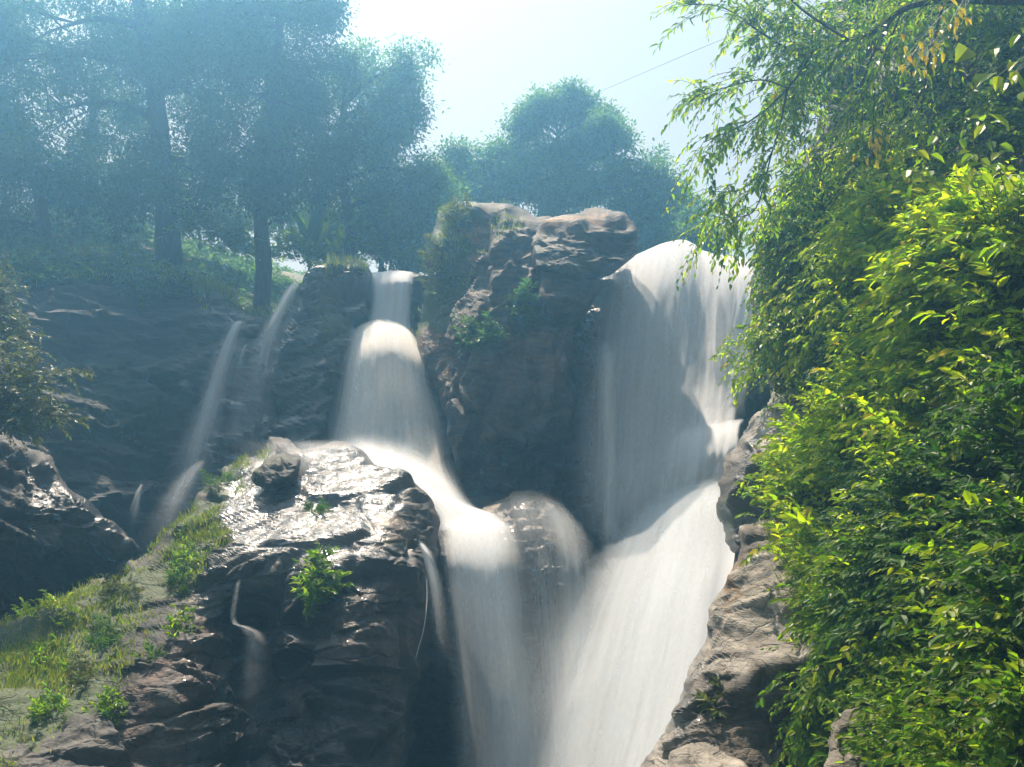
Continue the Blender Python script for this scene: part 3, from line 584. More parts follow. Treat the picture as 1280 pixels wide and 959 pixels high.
sheet('right_veil', [[(912, 322, 18.0), (930, 322, 18.0), (958, 330, 17.8)], [(915, 350, 17.6), (935, 350, 17.5), (958, 355, 17.4)], [(908, 410, 17.3, .7), (928, 410, 17.2), (950, 412, 17.1, .9)], [(900, 480, 17.1, .5), (918, 480, 17.0, .8), (938, 480, 17.0, .7)], [(890, 540, 16.9, .3), (910, 540, 16.8, .6), (930, 540, 16.8, .5)]],
      WR, 0.95, shift=-0.5, seed=10, edge=(0.35, 0.25), ends=(0.06, 0.2))
TIER = [[(822, 546, 17.2, .3), (850, 530, 17.0, 1), (885, 524, 16.9, 1), (930, 522, 16.9, 1)], [(814, 560, 16.6, .6), (846, 542, 16.4, 1), (885, 535, 16.3, 1), (930, 530, 16.3, 1)], [(806, 590, 16.2, .6), (842, 575, 15.9, .9), (885, 565, 15.8, .9), (925, 560, 15.9, .9)], [(796, 640, 15.8, .6), (836, 620, 15.5, .95), (880, 610, 15.4, 1), (918, 605, 15.5, 1)], [(780, 690, 15.4, .5), (828, 668, 15.1, .9), (880, 655, 15.0, .9), (916, 650, 15.1, .9)]]
sheet('middle_veil', leap(TIER, (.5, .5, .5, .3, .1)), WR, 0.85, seed=11, edge=(0.55, 0.04), ends=(0.35, 0.35))
CONE = [[(780, 640, 15.7, .3), (828, 610, 15.7, .8), (868, 592, 15.6, 1), (915, 584, 15.6, 1)], [(752, 684, 14.8, .6), (812, 648, 14.7, .95), (866, 626, 14.5, 1), (918, 620, 14.4, 1)], [(718, 720, 14.2, .6), (788, 694, 13.9, .9), (856, 676, 13.7, 1), (920, 672, 13.6, 1)],
        [(700, 780, 13.5, .6), (762, 765, 13.2, .85), (838, 745, 12.9, 1), (912, 735, 12.7, 1)], [(682, 860, 13.0, .6), (736, 850, 12.6, .85), (818, 830, 12.3, .95), (896, 812, 12.0, 1)], [(664, 950, 12.5, .65), (712, 945, 12.1, .9), (794, 930, 11.8, .95), (870, 905, 11.5, 1)], [(650, 1030, 12.2, .7), (690, 1030, 11.8, .9), (770, 1030, 11.4, 1), (850, 1010, 11.1, 1)]]
sheet('lower_veil', CONE, WR, 0.95, fold=0.03, seed=12, edge=(0.55, 0.0), ends=(0.2, 0), mat=M_SILK, nu=110, nv=150)
sheet('mist_veil', [[(c[0]-12, c[1]+2, c[2]-0.3, .8) for c in r] for r in CONE], WR, 0.45, fold=0.05, mat=M_SILK, seed=13, edge=(0.4, 0.1), ends=(0.15, 0), nu=110, nv=150)

sheet('mist_veil', [[(655, 720, 12.6, .1), (730, 715, 12.3, .3), (800, 715, 12.2, .2)], [(630, 800, 12.2, .4), (715, 790, 11.8, .7), (800, 790, 11.8, .4)], [(610, 890, 11.8, .6), (705, 880, 11.3, .9), (800, 880, 11.4, .5)], [(590, 1030, 11.5, .8), (695, 1030, 11.0, 1), (800, 1030, 11.0, .6)]],
      WR, 0.24, fold=0.03, mat=M_SILK, seed=16, edge=(0.5, 0.5), ends=(0.45, 0))
# water over the middle rock
WM = thing('waterfall', 'thin veil of water draped over the brown rock hump between the lower falls', 'waterfall', at(680, 900, 13))
HUMP = [[(596, 640, 14.6, .1), (628, 616, 14.6, .15), (662, 608, 14.6, .25), (700, 622, 14.7, .3), (742, 660, 14.9, .2)], [(602, 668, 14.0, .35), (634, 648, 13.8, .25), (672, 642, 13.8, .45), (712, 655, 14.0, .65), (752, 690, 14.3, .6)], [(614, 720, 13.6, .3), (646, 710, 13.4, .2), (682, 700, 13.4, .5), (722, 712, 13.5, .7), (752, 735, 13.7, .6)],
        [(630, 800, 13.3, .5), (656, 800, 13.1, .35), (690, 800, 13.0, .6), (722, 800, 13.1, .9), (750, 800, 13.2, .7)], [(640, 900, 12.9, .6), (664, 900, 12.8, .5), (694, 900, 12.7, .7), (724, 900, 12.8, .9), (752, 900, 12.9, .7)], [(645, 1020, 12.6, .7), (668, 1020, 12.5, .7), (698, 1020, 12.4, .9), (726, 1020, 12.5, 1), (752, 1020, 12.6, .8)]]
sheet('draped_veil', HUMP, WM, 0.62, fold=0.04, seed=14, edge=(0.35, 0.3), ends=(0.2, 0))

def strand(label, pts, dens, seed, cat='waterfall', name='waterfall', edge=0.5, ends=(0.08, 0.5), wd=1.7, shift=0.0):
    """a narrow fall: (px, py, Y, half width in px, density)"""
    wd *= 1
    rows = [[(x-w*wd, y, Y+0.05, d*.8), (x, y, Y-0.05, d), (x+w*wd, y, Y+0.05, d*.8)] for x, y, Y, w, d in pts]
    o = sheet(name, rows, None, dens, shift=shift, fold=0.03, seed=seed, edge=(edge, edge), ends=ends, nu=24, nv=120)
    return tag(o, label, cat)
strand('narrow slanting waterfall streak leftmost on the shaded left cliff', [(302, 399, 19.0, 5, 1), (293, 412, 18.7, 8, 1), (277, 455, 18.4, 12, .9), (258, 520, 18.0, 16, .8), (240, 580, 17.6, 22, .65), (226, 640, 17.2, 28, .45), (216, 690, 16.8, 32, .3)], 0.6, 21)
strand('narrow pale waterfall streak beside the dark outcrop on the left cliff', [(370, 352, 19.2, 5, 1), (362, 366, 18.9, 7, 1), (346, 400, 18.6, 10, .9), (330, 440, 18.4, 15, .7), (318, 500, 18.1, 20, .45), (308, 560, 17.8, 24, .3), (300, 620, 17.5, 26, .15)], 0.7, 22, shift=-0.9)
strand('short faint trickle between the two narrow streaks on the left cliff', [(309, 428, 18.9, 3, .9), (303, 440, 18.7, 5, .9), (298, 470, 18.5, 8, .5), (294, 540, 18.2, 12, .3), (288, 600, 18, 14, .1)], 0.4, 23, 'trickle', 'trickle')
strand('low bright spray landing behind the grassy edge of the boulder', [(254, 574, 16.6, 5, .4), (240, 590, 16.3, 9, .8), (222, 620, 16.0, 14, .7), (206, 660, 15.7, 20, .5), (196, 700, 15.4, 26, .3)], 0.4, 24)
strand('tiny pale trickle low on the left cliff beside the jagged shelf', [(178, 604, 15.6, 2, .5), (173, 616, 15.5, 3, 1), (168, 640, 15.4, 5, .6), (166, 665, 15.3, 6, .3)], 0.6, 25, 'trickle', 'trickle')
strand('thin trickle over the dark front of the boulder, bending at a small ledge', [(300, 722, 10.95, 2, .9), (296, 740, 11.0, 2.5, .8), (292, 776, 10.95, 3, .9), (306, 784, 10.75, 6, 1), (318, 796, 10.7, 10, .9), (320, 830, 10.6, 13, .6), (316, 880, 10.4, 14, .35), (314, 930, 10.3, 14, .1)], 0.3, 26, 'trickle', 'trickle')
strand('bright trickle curving down the right edge of the boulder', [(524, 676, 12.05, 3, .9), (533, 692, 11.9, 5, 1), (541, 720, 11.85, 7, .9), (546, 760, 11.8, 9, .6), (550, 820, 11.8, 12, .3), (552, 880, 11.8, 14, .1)], 0.85, 27, 'trickle', 'trickle')
strand('hair-thin white trickle beside the dark right face of the boulder', [(533, 716, 11.6, 1.2, .8), (534, 750, 11.55, 1.4, 1), (530, 785, 11.5, 1.5, .9), (522, 815, 11.4, 1.5, .8), (518, 832, 11.35, 1.5, .4)], 0.85, 28, 'trickle', 'trickle', ends=(0.1, 0.2), wd=1.0)
strand('broad thin film of white spray wetting the crown of the boulder', [(395, 548, 14.4, 60, .5), (405, 560, 13.7, 70, .6), (400, 580, 13.2, 75, .4), (390, 610, 12.7, 70, .2)], 0.6, 29, 'spray', 'spray', 0.5, (0.3, 0.4))

# ------------------------------------------------------------------ foliage
LEAF_V = np.array([(0, 0, 0), (0.28, 0.42, 0.10), (0.28, -0.42, 0.10), (0.35, 0, -0.02), (0.66, 0.34, 0.04), (0.66, -0.34, 0.04), (0.7, 0, -0.06), (1, 0, -0.16)])
LEAF_F3 = np.array([(0, 3, 1), (0, 2, 3), (4, 6, 7), (6, 5, 7)]); LEAF_F4 = np.array([(1, 3, 6, 4), (3, 2, 5, 6)])
RH_V = np.array([(0, 0, 0), (0.45, 0.5, 0.06), (1, 0, -0.05), (0.45, -0.5, 0.06)]); RH_F = np.array([(0, 1, 2, 3)])
BL_V = np.array([(0, 0.5, 0), (0, -0.5, 0), (0.45, 0.45, 0.0), (0.45, -0.45, 0.0), (0.8, 0.28, -0.08), (0.8, -0.28, -0.08), (1, 0, -0.22)])
BL_F4 = np.array([(0, 1, 3, 2), (2, 3, 5, 4)]); BL_F3 = np.array([(4, 5, 6)])

def leaf_mesh(name, B, D, U, L, Wd, mat, parent, kind='leaf'):
    """leaves from base points, pointing directions, upper-side directions, lengths and widths"""
    D = unit(D); Sd = unit(np.cross(U, D)); U = np.cross(D, Sd)
    T, fs = {'leaf': (LEAF_V, [LEAF_F3, LEAF_F4]), 'far': (RH_V, [RH_F]), 'blade': (BL_V, [BL_F4, BL_F3])}[kind]
    n, k = len(B), len(T)
    V = B[:, None] + T[None, :, 0, None]*(D*L[:, None])[:, None] + T[None, :, 1, None]*(Sd*Wd[:, None])[:, None] + T[None, :, 2, None]*(U*L[:, None])[:, None]
    o = (np.arange(n)*k)[:, None, None]
    return mesh_np(name, V.reshape(-1, 3), [(f[None]+o).reshape(-1, f.shape[1]) for f in fs], mat, parent, smooth=False)

def tubes(name, paths, radii, mat, parent, sides=5):
    """paths: list of (m,3) arrays, radii: list of (m,) arrays -> one mesh"""
    Vs, Fs, tot = [], [], 0
    ang = np.linspace(0, 2*math.pi, sides, endpoint=False)
    for P, r in zip(paths, radii):
        P = np.asarray(P, float); T = unit(np.gradient(P, axis=0)); ref = np.array([0.3, 0.9, 0.2])
        A = unit(np.cross(T, ref)); Bn = np.cross(T, A)
        r = np.asarray(r)[:, None, None]
        V = P[:, None]+r*(np.cos(ang)[None, :, None]*A[:, None]+np.sin(ang)[None, :, None]*Bn[:, None])
        m_ = len(P); i = np.arange(m_*sides).reshape(m_, sides)+tot
        j = np.roll(i, -1, 1)
        Fs.append(np.stack([i[:-1], j[:-1], j[1:], i[1:]], -1).reshape(-1, 4)); Vs.append(V.reshape(-1, 3)); tot += m_*sides
        Fs.append(np.array([i[-1][::-1]])) if sides == 4 else None
    return mesh_np(name, np.vstack(Vs), Fs, mat, parent)

def rdir(n, spread=(1, 1, 1)):
    return unit(RNG.normal(size=(n, 3))*np.array(spread))

def sprigs(root, dirs, length, nleaf, leaf, droop=0.4, up=(-0.2, -0.6, 0.75), jitter=0.35, splay=0.9):
    """leafy shoots: returns leaf arrays and the stems' paths"""
    n = len(root); T = np.linspace(0.12, 1, nleaf)
    dirs = unit(dirs); Ls = length[:, None, None]
    def pos(t): return root[:, None]+dirs[:, None]*t[None, :, None]*Ls + np.array([0, 0, -1.0])*(droop*(t**2))[None, :, None]*Ls
    Pt = pos(T); tang = unit(dirs[:, None] - np.array([0, 0, 1.0])*(2*droop*T)[None, :, None])
    side = unit(np.cross(tang, np.array([0, 0, 1.0])+RNG.normal(size=(n, 1, 3))*0.25))
    sg = np.where(np.arange(nleaf) % 2 == 0, 1.0, -1.0)[None, :, None]
    sg = sg*np.where(RNG.random((n, 1, 1)) < 0.5, 1, -1)
    D = tang*(0.55+0.45*T[None, :, None]) + side*sg*splay*(1.05-0.6*T[None, :, None]) + RNG.normal(size=(n, nleaf, 3))*jitter*0.6 + np.array([0, 0, -0.18])
    U = np.array(up)+RNG.normal(size=(n, nleaf, 3))*jitter
    L = leaf*(0.7+0.9*RNG.random((n, 1))**1.6)*(0.65+0.6*RNG.random((n, nleaf)))*(1-0.35*np.abs(T-0.45))[None, :]
    return Pt.reshape(-1, 3), D.reshape(-1, 3), U.reshape(-1, 3), L.ravel(), pos(np.linspace(0, 1, 5))

def pick(key, poly, n, soft=0, dens=None, seed=0):
    """random points on a rock's front inside a photo-space outline"""
    Q, P, Nn = FRONT[key]
    s = poly_sdf(Q, poly)+ (12*fbm(np.hstack([Q/25, np.zeros((len(Q), 1))]), 2, seed) if soft else 0)
    k = np.where(s > 0)[0]
    # weigh by the area a vertex stands for, so density is even on the surface
    w = (P[k, 1]**2)
    if dens is not None: w = w*np.clip(0.5+dens*fbm(P[k]*1.6, 3, seed+3), 0.02, None)
    c = RNG.choice(k, n, p=w/w.sum())
    return P[c]+RNG.normal(size=(n, 3))*0.03, Nn[c], Q[c]

def shrub(name, label, cat, P, Nn, mat, leaf, length, nleaf=9, droop=0.35, out=0.8, upw=0.5, left=-0.25, width=0.52, stems=True, group=None, lift=0.0, gold=0.0, splay=0.9, stem_r=0.004, kind='leaf', up=(-0.25, -0.65, 0.7)):
    n = len(P)
    o = thing(name, label, cat, P[np.argmin(P[:, 2])], group)
    dirs = Nn*out + np.array([left, -0.15, upw]) + RNG.normal(size=(n, 3))*0.45
    root = P + Nn*lift*RNG.random((n, 1))
    Ln = length*(0.5+0.9*RNG.random(n))
    B, D, U, L, st = sprigs(root, dirs, Ln, nleaf, leaf, droop, up=up, splay=splay)
    g = RNG.random(len(B)) < gold
    leaf_mesh('foliage', B[~g], D[~g], U[~g], L[~g], L[~g]*width, mat, o, kind)
    if gold > 0 and g.sum() > 3: leaf_mesh('yellowed_leaves', B[g], D[g], U[g], L[g], L[g]*width, L_GOLD, o, kind)
    if stems: tubes('stems', list(st), [np.linspace(stem_r, stem_r*0.4, 5)]*n, M_TWIG, o, 3)
    return o

# ---- trees above the falls
def tree(name, label, trunk, r0, lobes, mat, leaf=0.13, dens=15, per=95, cl=0.22, group='trees above the falls', limbs=True, width=0.5, gaps=0.0):
    tp = crom(np.array([at(*p) for p in trunk]), 14)
    gz_ = ground_z(tp[:1, 0], tp[:1, 1])[0]
    if tp[0, 2] > gz_: tp = np.vstack([[tp[0, 0], tp[0, 1], gz_-0.1], tp])
    o = thing(name, label, 'tree', tp[0], group)
    tubes('trunk', [tp], [np.linspace(r0, r0*0.45, len(tp))*(1+0.08*RNG.normal(size=len(tp)))], M_BARK, o, 9)
    Bs, Ds, Us, Ls, paths, rr = [], [], [], [], [], []
    lobes = list(lobes)
    for (px, py, Y, rx, ry) in lobes[:]:
        for q in range(5):
            a = RNG.random()*6.28; f = 0.16+0.24*RNG.random(); e_ = 0.95+0.3*RNG.random(); lobes.append((px+rx*e_*math.cos(a), py+ry*e_*math.sin(a), Y+RNG.normal()*0.4, rx*f, ry*f*0.8))
    for li_, (px, py, Y, rx, ry) in enumerate(lobes):
        c = at(px, py, Y); s = Y/FPX*1.05; R = np.array([rx*s, (rx+ry)*0.42*s, ry*s])
        n = max(6, int(2.2*dens*R[0]*R[2]*math.pi))
        d = rdir(n); rr_ = (0.35+0.75*RNG.random(n)**0.5)
        cc = c + d*R*rr_[:, None]
        keep = fbm(cc*1.5, 2, 77) > gaps; cc = cc[keep]; n = len(cc)
        if n < 2: continue
        k = tp[np.argmin(((tp-c)**2).sum(1) + (tp[:, 2] > c[2]+0.3)*4)]
        if limbs and li_ < len(lobes)//6:
            mid = (k+c)/2+np.array([0, 0, 0.12*np.linalg.norm(c-k)]); lp = crom(np.array([k, mid, c]), 8)
            paths.append(lp); rr.append(np.linspace(r0*0.42, 0.03, 8))
            for b in cc[:7]:
                q = lp[RNG.integers(3, 8)]; paths.append(crom(np.array([q, (q+b)/2+RNG.normal(size=3)*0.1, b]), 5)); rr.append(np.linspace(0.03, 0.008, 5))
        b = np.repeat(cc, per, 0) + RNG.normal(size=(n*per, 3))*cl*np.array([1, 1, 0.75])
        outw = unit(b-np.repeat(cc, per, 0))
        Bs.append(b); Ds.append(outw*0.8+RNG.normal(size=b.shape)*0.5+np.array([0, 0, -0.35])); Us.append(outw*0.6+np.array([0, -0.25, 0.9])+RNG.normal(size=b.shape)*0.28)
        Ls.append(1.02*leaf*(0.6+0.7*RNG.random(len(b))))
    L = np.concatenate(Ls)
    leaf_mesh('crown', np.vstack(Bs), np.vstack(Ds), np.vstack(Us), L, L*width, mat, o, 'far')
    if paths: tubes('limbs', paths, rr, M_BARK, o, 5)
    return o

tree('broadleaf_tree', 'tall dense tree with thick trunk standing above the left cliff', [(212, 330, 24), (205, 230, 24), (196, 130, 24), (180, 40, 24), (165, -60, 24)], 0.36,
     [(60, 40, 24, 90, 70), (170, -10, 24.5, 90, 60), (150, 100, 24.5, 70, 60), (260, 20, 24, 80, 70), (240, 110, 24, 70, 55), (60, 140, 24, 80, 50), (-30, 90, 24, 70, 80), (230, 200, 24, 55, 40), (212, 225, 23.4, 46, 26), (190, 160, 23.4, 46, 30)], L_FAR, dens=11, gaps=0.15)
tree('broadleaf_tree', 'towering dark tree whose right edge meets the open sky', [(330, 335, 23), (326, 260, 23), (335, 180, 23), (345, 90, 23), (350, 10, 23)], 0.23,
     [(350, 30, 23, 75, 65), (330, 120, 23, 80, 60), (395, 100, 23.3, 48, 55), (380, 190, 23, 60, 50), (300, 200, 23, 60, 45), (395, 20, 23.5, 32, 40), (310, 40, 23.5, 60, 45), (332, 245, 22.5, 40, 24), (350, 225, 22.5, 44, 26)], L_FAR, dens=13, gaps=0.12)
tree('broadleaf_tree', 'leaning tree with flat-topped branch reaching out into the sky', [(440, 335, 25), (435, 270, 25), (425, 200, 25), (430, 130, 25)], 0.20,
     [(430, 110, 25, 36, 40), (470, 95, 25, 45, 26), (515, 80, 25, 30, 20), (470, 140, 25, 50, 30), (500, 175, 25, 40, 40), (440, 210, 25.3, 45, 34), (520, 215, 25, 38, 40), (535, 250, 25.5, 40, 40)], L_FAR2, dens=14)
tree('broadleaf_tree', 'shadowy tree filling the left border above the shrub', [(60, 330, 21.5), (50, 250, 21.5), (30, 180, 21.5)], 0.22,
     [(20, 220, 21.5, 70, 50), (90, 215, 21.5, 60, 45), (130, 250, 21.8, 55, 36), (30, 285, 21.5, 60, 30), (-40, 160, 21.5, 60, 60)], L_FAR, dens=12, gaps=0.1)
tree('small_tree', 'low tree with pale sunlit foliage behind the notch of the left waterfall', [(478, 345, 27), (474, 300, 27), (470, 260, 27)], 0.10,
     [(450, 275, 27, 40, 30), (500, 290, 27, 40, 36), (415, 300, 27.5, 34, 26), (470, 315, 27, 40, 22), (535, 310, 27, 30, 30)], L_FAR2, dens=12)
tree('broadleaf_tree', 'tallest tree of the clump behind the buttress', [(700, 290, 29), (702, 230, 29), (698, 170, 29)], 0.16,
     [(690, 135, 29, 32, 22), (715, 125, 29, 22, 18), (670, 155, 29, 26, 22), (735, 155, 29, 28, 24), (700, 180, 29, 50, 32), (680, 225, 29, 48, 38), (745, 200, 29.3, 40, 38), (720, 260, 29, 50, 30)], L_FAR2, dens=17, gaps=0.13, leaf=0.15)
tree('broadleaf_tree', 'rounded bushy tree left of the tallest one behind the buttress', [(600, 300, 30), (602, 250, 30), (606, 215, 30)], 0.14,
     [(600, 200, 30, 40, 28), (640, 190, 30, 38, 26), (575, 225, 30, 32, 30), (620, 235, 30, 50, 36), (570, 265, 30, 36, 30), (650, 250, 29.6, 46, 30)], L_FAR2, dens=17, gaps=0.13, leaf=0.15)
tree('broadleaf_tree', 'sloping tree behind the tan slab with branches stepping down to the right', [(775, 310, 28), (772, 250, 28), (768, 205, 28)], 0.14,
     [(765, 180, 28, 26, 24), (790, 200, 28, 26, 22), (780, 235, 28, 42, 30), (820, 230, 28, 24, 18), (815, 265, 28, 42, 26), (850, 275, 28, 30, 22), (840, 298, 28, 40, 20), (790, 290, 28, 50, 26)], L_FAR2, dens=17, gaps=0.13, leaf=0.15)
tree('small_tree', 'small leafy tree peeping up behind the lip of the right waterfall', [(878, 325, 26), (878, 300, 26), (876, 285, 26)], 0.06,
     [(872, 285, 26, 18, 14), (890, 297, 26, 16, 14), (868, 303, 26, 20, 12), (912, 308, 27, 14, 10)], L_FAR2, dens=18)
tree('broadleaf_tree', 'deep shaded tree behind the thick trunk at the upper left', [(110, 330, 29), (112, 220, 29), (118, 100, 29)], 0.2,
     [(100, 60, 29, 110, 90), (230, 60, 30, 100, 90), (330, 90, 30, 90, 100), (90, 200, 29, 110, 70), (220, 220, 30, 80, 60), (340, 220, 30, 70, 60), (420, 150, 30, 50, 70)], L_FAR, dens=3, gaps=0.1)

# sunny undergrowth below the trees and the far left slope
def clump(name, label, cat, spots, mat, leaf, n, length, nleaf=9, droop=0.4, width=0.45, group=None, kind='far', upw=0.9, spread=0.15):
    pts = np.array([at(*s) for s in spots]); c = RNG.integers(0, len(pts), n)
    P = pts[c]+RNG.normal(size=(n, 3))*np.array([spread, spread, spread*0.6])
    return shrub(name, label, cat, P, rdir(n, (1, 1, 0.5)), mat, leaf, length, nleaf, droop, 0.7, upw, 0, width, True, group, kind=kind)
clump('bush', 'sunlit yellow-green bush at the foot of the thick-trunked tree', 'bush', [(235, 290, 23), (255, 285, 23), (275, 300, 23), (240, 275, 23.3)], L_UNDER, 0.16, 150, 0.6)
clump('bush', 'bright low bush beside the trunk of the towering dark tree', 'bush', [(290, 308, 23.2), (310, 318, 23.2), (345, 320, 23.4), (295, 295, 23.5)], L_UNDER, 0.15, 150, 0.5)
clump('bush', 'lit leafy bush on the ridge right of the small trunk', 'bush', [(372, 315, 23.5), (395, 322, 23.5), (365, 300, 23.8)], L_UNDER, 0.15, 120, 0.5)
clump('bush', 'pale green bush behind the crest of the dark outcrop', 'bush', [(440, 310, 25), (465, 318, 25), (490, 322, 25), (450, 295, 25.4), (515, 325, 25)], L_UNDER, 0.14, 240, 0.6)
clump('bush', 'hazy green bush deep under the left trees', 'bush', [(90, 215, 22), (130, 245, 22), (60, 240, 22)], L_FAR2, 0.14, 160, 0.6)
clump('bush', 'tall pale bush filling the gap between the two big trunks', 'bush', [(250, 285, 29), (280, 295, 29), (230, 265, 29.5), (300, 280, 29.5), (270, 260, 30), (320, 300, 29)], L_UNDER, 0.2, 420, 1.0, spread=0.5)
clump('bush', 'tall bright bush between the towering dark tree and the leaning tree', 'bush', [(360, 290, 29), (390, 280, 29), (410, 300, 29), (370, 260, 30), (430, 290, 29)], L_UNDER, 0.2, 420, 1.0, spread=0.5)
clump('bush', 'tall bright green bush behind the head of the left waterfall', 'bush', [(460, 300, 30), (490, 290, 30), (520, 310, 30), (540, 290, 30.5), (475, 270, 30.5)], L_UNDER, 0.2, 420, 1.0, spread=0.5)
clump('bush', 'dim hazy bush under the thick-trunked tree toward the left border', 'bush', [(150, 300, 26), (120, 280, 26), (180, 285, 26.5), (80, 290, 26)], L_FAR2, 0.2, 360, 1.0, spread=0.5)
def broad_leaf_plant(label, px, py, Y, n, L):
    c = at(px, py, Y); a = RNG.random(n)*6.28
    D = np.stack([np.cos(a)*0.55, np.sin(a)*0.4, 0.9+0.5*RNG.random(n)], -1); B = np.repeat(c[None], n, 0)+RNG.normal(size=(n, 3))*0.05
    o = thing('banana_plant', label, 'plant', c); U = np.cross(np.cross(D, [0, 0, 1.0]), D)
    Ln = L*(0.6+0.6*RNG.random(n)); leaf_mesh('leaves', B+D*0.25, D, U, Ln, Ln*0.26, L_UNDER, o, 'leaf')
    tubes('stalk', [np.array([c+[0, 0, -1.2], c, c+[0, 0, 0.5]])], [np.array([0.07, 0.06, 0.03])], M_BARK, o, 6)
broad_leaf_plant('broad-leaved plant with upright paddle leaves under the leaning tree', 388, 320, 24, 14, 1.5)
broad_leaf_plant('small paddle-leaved plant beside the rightmost trunk on the ridge', 422, 325, 25, 10, 1.1)

n = 13000
x = RNG.uniform(-17, 5, n); y = RNG.uniform(20.6, 40, n); k = fbm(np.stack([x, y, x*0], -1)*0.6, 3, 5) > -0.25
x, y = x[k], y[k]; B = np.stack([x, y, ground_z(x, y)-0.1], -1); dd = rdir(len(B), (1, 1, 0.4))*0.7+np.array([0, -0.1, 0.9])
B, D, U, L, st = sprigs(B, dd, 0.35+0.6*RNG.random(len(B)), 7, 0.17, 0.5)
tag(leaf_mesh('undergrowth', B, D, U, L, L*0.45, L_FAR2, None, 'far'), 'low leafy undergrowth covering the hill under the trees', 'undergrowth', kind='stuff')

P, Nn, q = pick('cliff', [(-110, 312), (80, 306), (220, 328), (250, 372), (100, 352), (-110, 372)], 900, 1)
B, D, U, L, st = sprigs(P, Nn*0.4+np.array([0, -0.2, 0.8])+RNG.normal(size=P.shape)*0.4, 0.3+0.4*RNG.random(len(P)), 8, 0.11, 0.5)
tag(leaf_mesh('ground_cover', B, D, U, L, L*0.45, L_FAR, None, 'far'), 'dark leafy ground cover along the shaded top of the left cliff', 'ground cover', kind='stuff')

# feathery shrub at the left edge
def feathery(name, label, centre, arms, mat, leaf, seedn):
    c = at(*centre); o = thing(name, label, 'shrub', c); Bs, Ds, Us, Ls, pa, ra = [], [], [], [], [], []
    for (px, py, Y) in arms:
        e = at(px, py, Y); pth = crom(np.array([c, (c+e)/2+[0, 0, 0.25], e]), 10); pa.append(pth); ra.append(np.linspace(0.018, 0.004, 10))
        root = np.repeat(pth[3:], 5, 0); n = len(root)
        B, D, U, L, st = sprigs(root, (e-c)[None]*0.4/np.linalg.norm(e-c)+rdir(n, (1, 1, 0.4)), np.full(n, 0.42), 12, leaf, 0.3)
        Bs.append(B); Ds.append(D); Us.append(U); Ls.append(L); pa += list(st); ra += [np.linspace(0.004, 0.002, 5)]*n
    L = np.concatenate(Ls); leaf_mesh('foliage', np.vstack(Bs), np.vstack(Ds), np.vstack(Us), L, L*0.4, mat, o, 'far'); tubes('stems', pa, ra, M_TWIG, o, 4)
feathery('shrub', 'feathery hazy shrub arching over the jagged rock shelf at the left edge', (-20, 560, 12.6),
         [(50, 440, 12.2), (80, 462, 12.2), (30, 470, 12), (60, 510, 12), (75, 520, 12), (10, 430, 12.3), (0, 480, 12), (-30, 420, 12.5), (40, 500, 11.9), (20, 530, 11.9)], L_FERN, 0.09, 1)
feathery('shrub', 'thin upright shrub high on the left border above the feathery one', (-20, 470, 14), [(8, 355, 14), (-10, 370, 14), (20, 400, 13.8), (5, 330, 14.2), (30, 420, 13.8)], L_FERN, 0.09, 2)

# grass and weeds on the rocks
def grass(label, parts, L, width, seedn):
    Bs, Ns = [], []
    for key, poly, n in parts:
        P, Nn, q = pick(key, poly, int(n*0.7), 1, 2.4, seedn); Bs.append(P); Ns.append(Nn)
    B = np.vstack(Bs); n = len(B); Nn = np.vstack(Ns)
    D = Nn*0.5+np.array([0, -0.1, 0.9])+RNG.normal(size=(n, 3))*0.4; Ln = L*(0.4+0.9*RNG.random(n))
    o = leaf_mesh('grass', B-Nn*0.02, D, Nn*0.3+RNG.normal(size=(n, 3))*0.6+np.array([0, -0.5, 0.2]), Ln, width*(0.6+0.7*RNG.random(n)), L_GRASS, None, 'blade')
    return tag(o, label, 'grass', kind='stuff')
grass('sunlit grass along the left shoulder of the big boulder', [('boul', [(-70, 835), (0, 786), (90, 736), (200, 680), (215, 700), (120, 770), (20, 850), (-70, 890)], 8200), ('boul', [(190, 690), (250, 600), (300, 576), (330, 585), (290, 640), (250, 720), (215, 740)], 5200),
       ('boul', [(60, 800), (180, 740), (240, 740), (180, 800), (150, 900), (60, 900)], 2600), ('boul', [(-70, 830), (60, 800), (110, 900), (60, 950), (-70, 960)], 6500), ('boul', [(320, 562), (372, 566), (366, 585), (330, 590)], 260)], 0.08, 0.011, 3)
grass('golden grass and moss tufts on the left edge of the buttress', [('butt', [(548, 255), (590, 250), (575, 300), (548, 390), (518, 425), (532, 340)], 2200), ('butt', [(590, 256), (660, 258), (640, 285), (590, 330), (570, 350)], 700)], 0.10, 0.016, 4)
grass('rough grass on the slope above the left cliff', [('cliff', [(190, 325), (330, 370), (345, 395), (290, 385), (200, 360)], 3000), ('cliff', [(-110, 315), (80, 308), (220, 330), (240, 365), (100, 345), (-110, 360)], 500), ('hump', [(375, 340), (440, 322), (455, 340), (400, 370)], 400)], 0.22, 0.02, 5)
grass('fine yellow-green grass over the top of the pale right boulder', [('right2', [(965, 650), (1060, 640), (1080, 780), (1000, 790), (985, 720)], 2200)], 0.2, 0.010, 6)

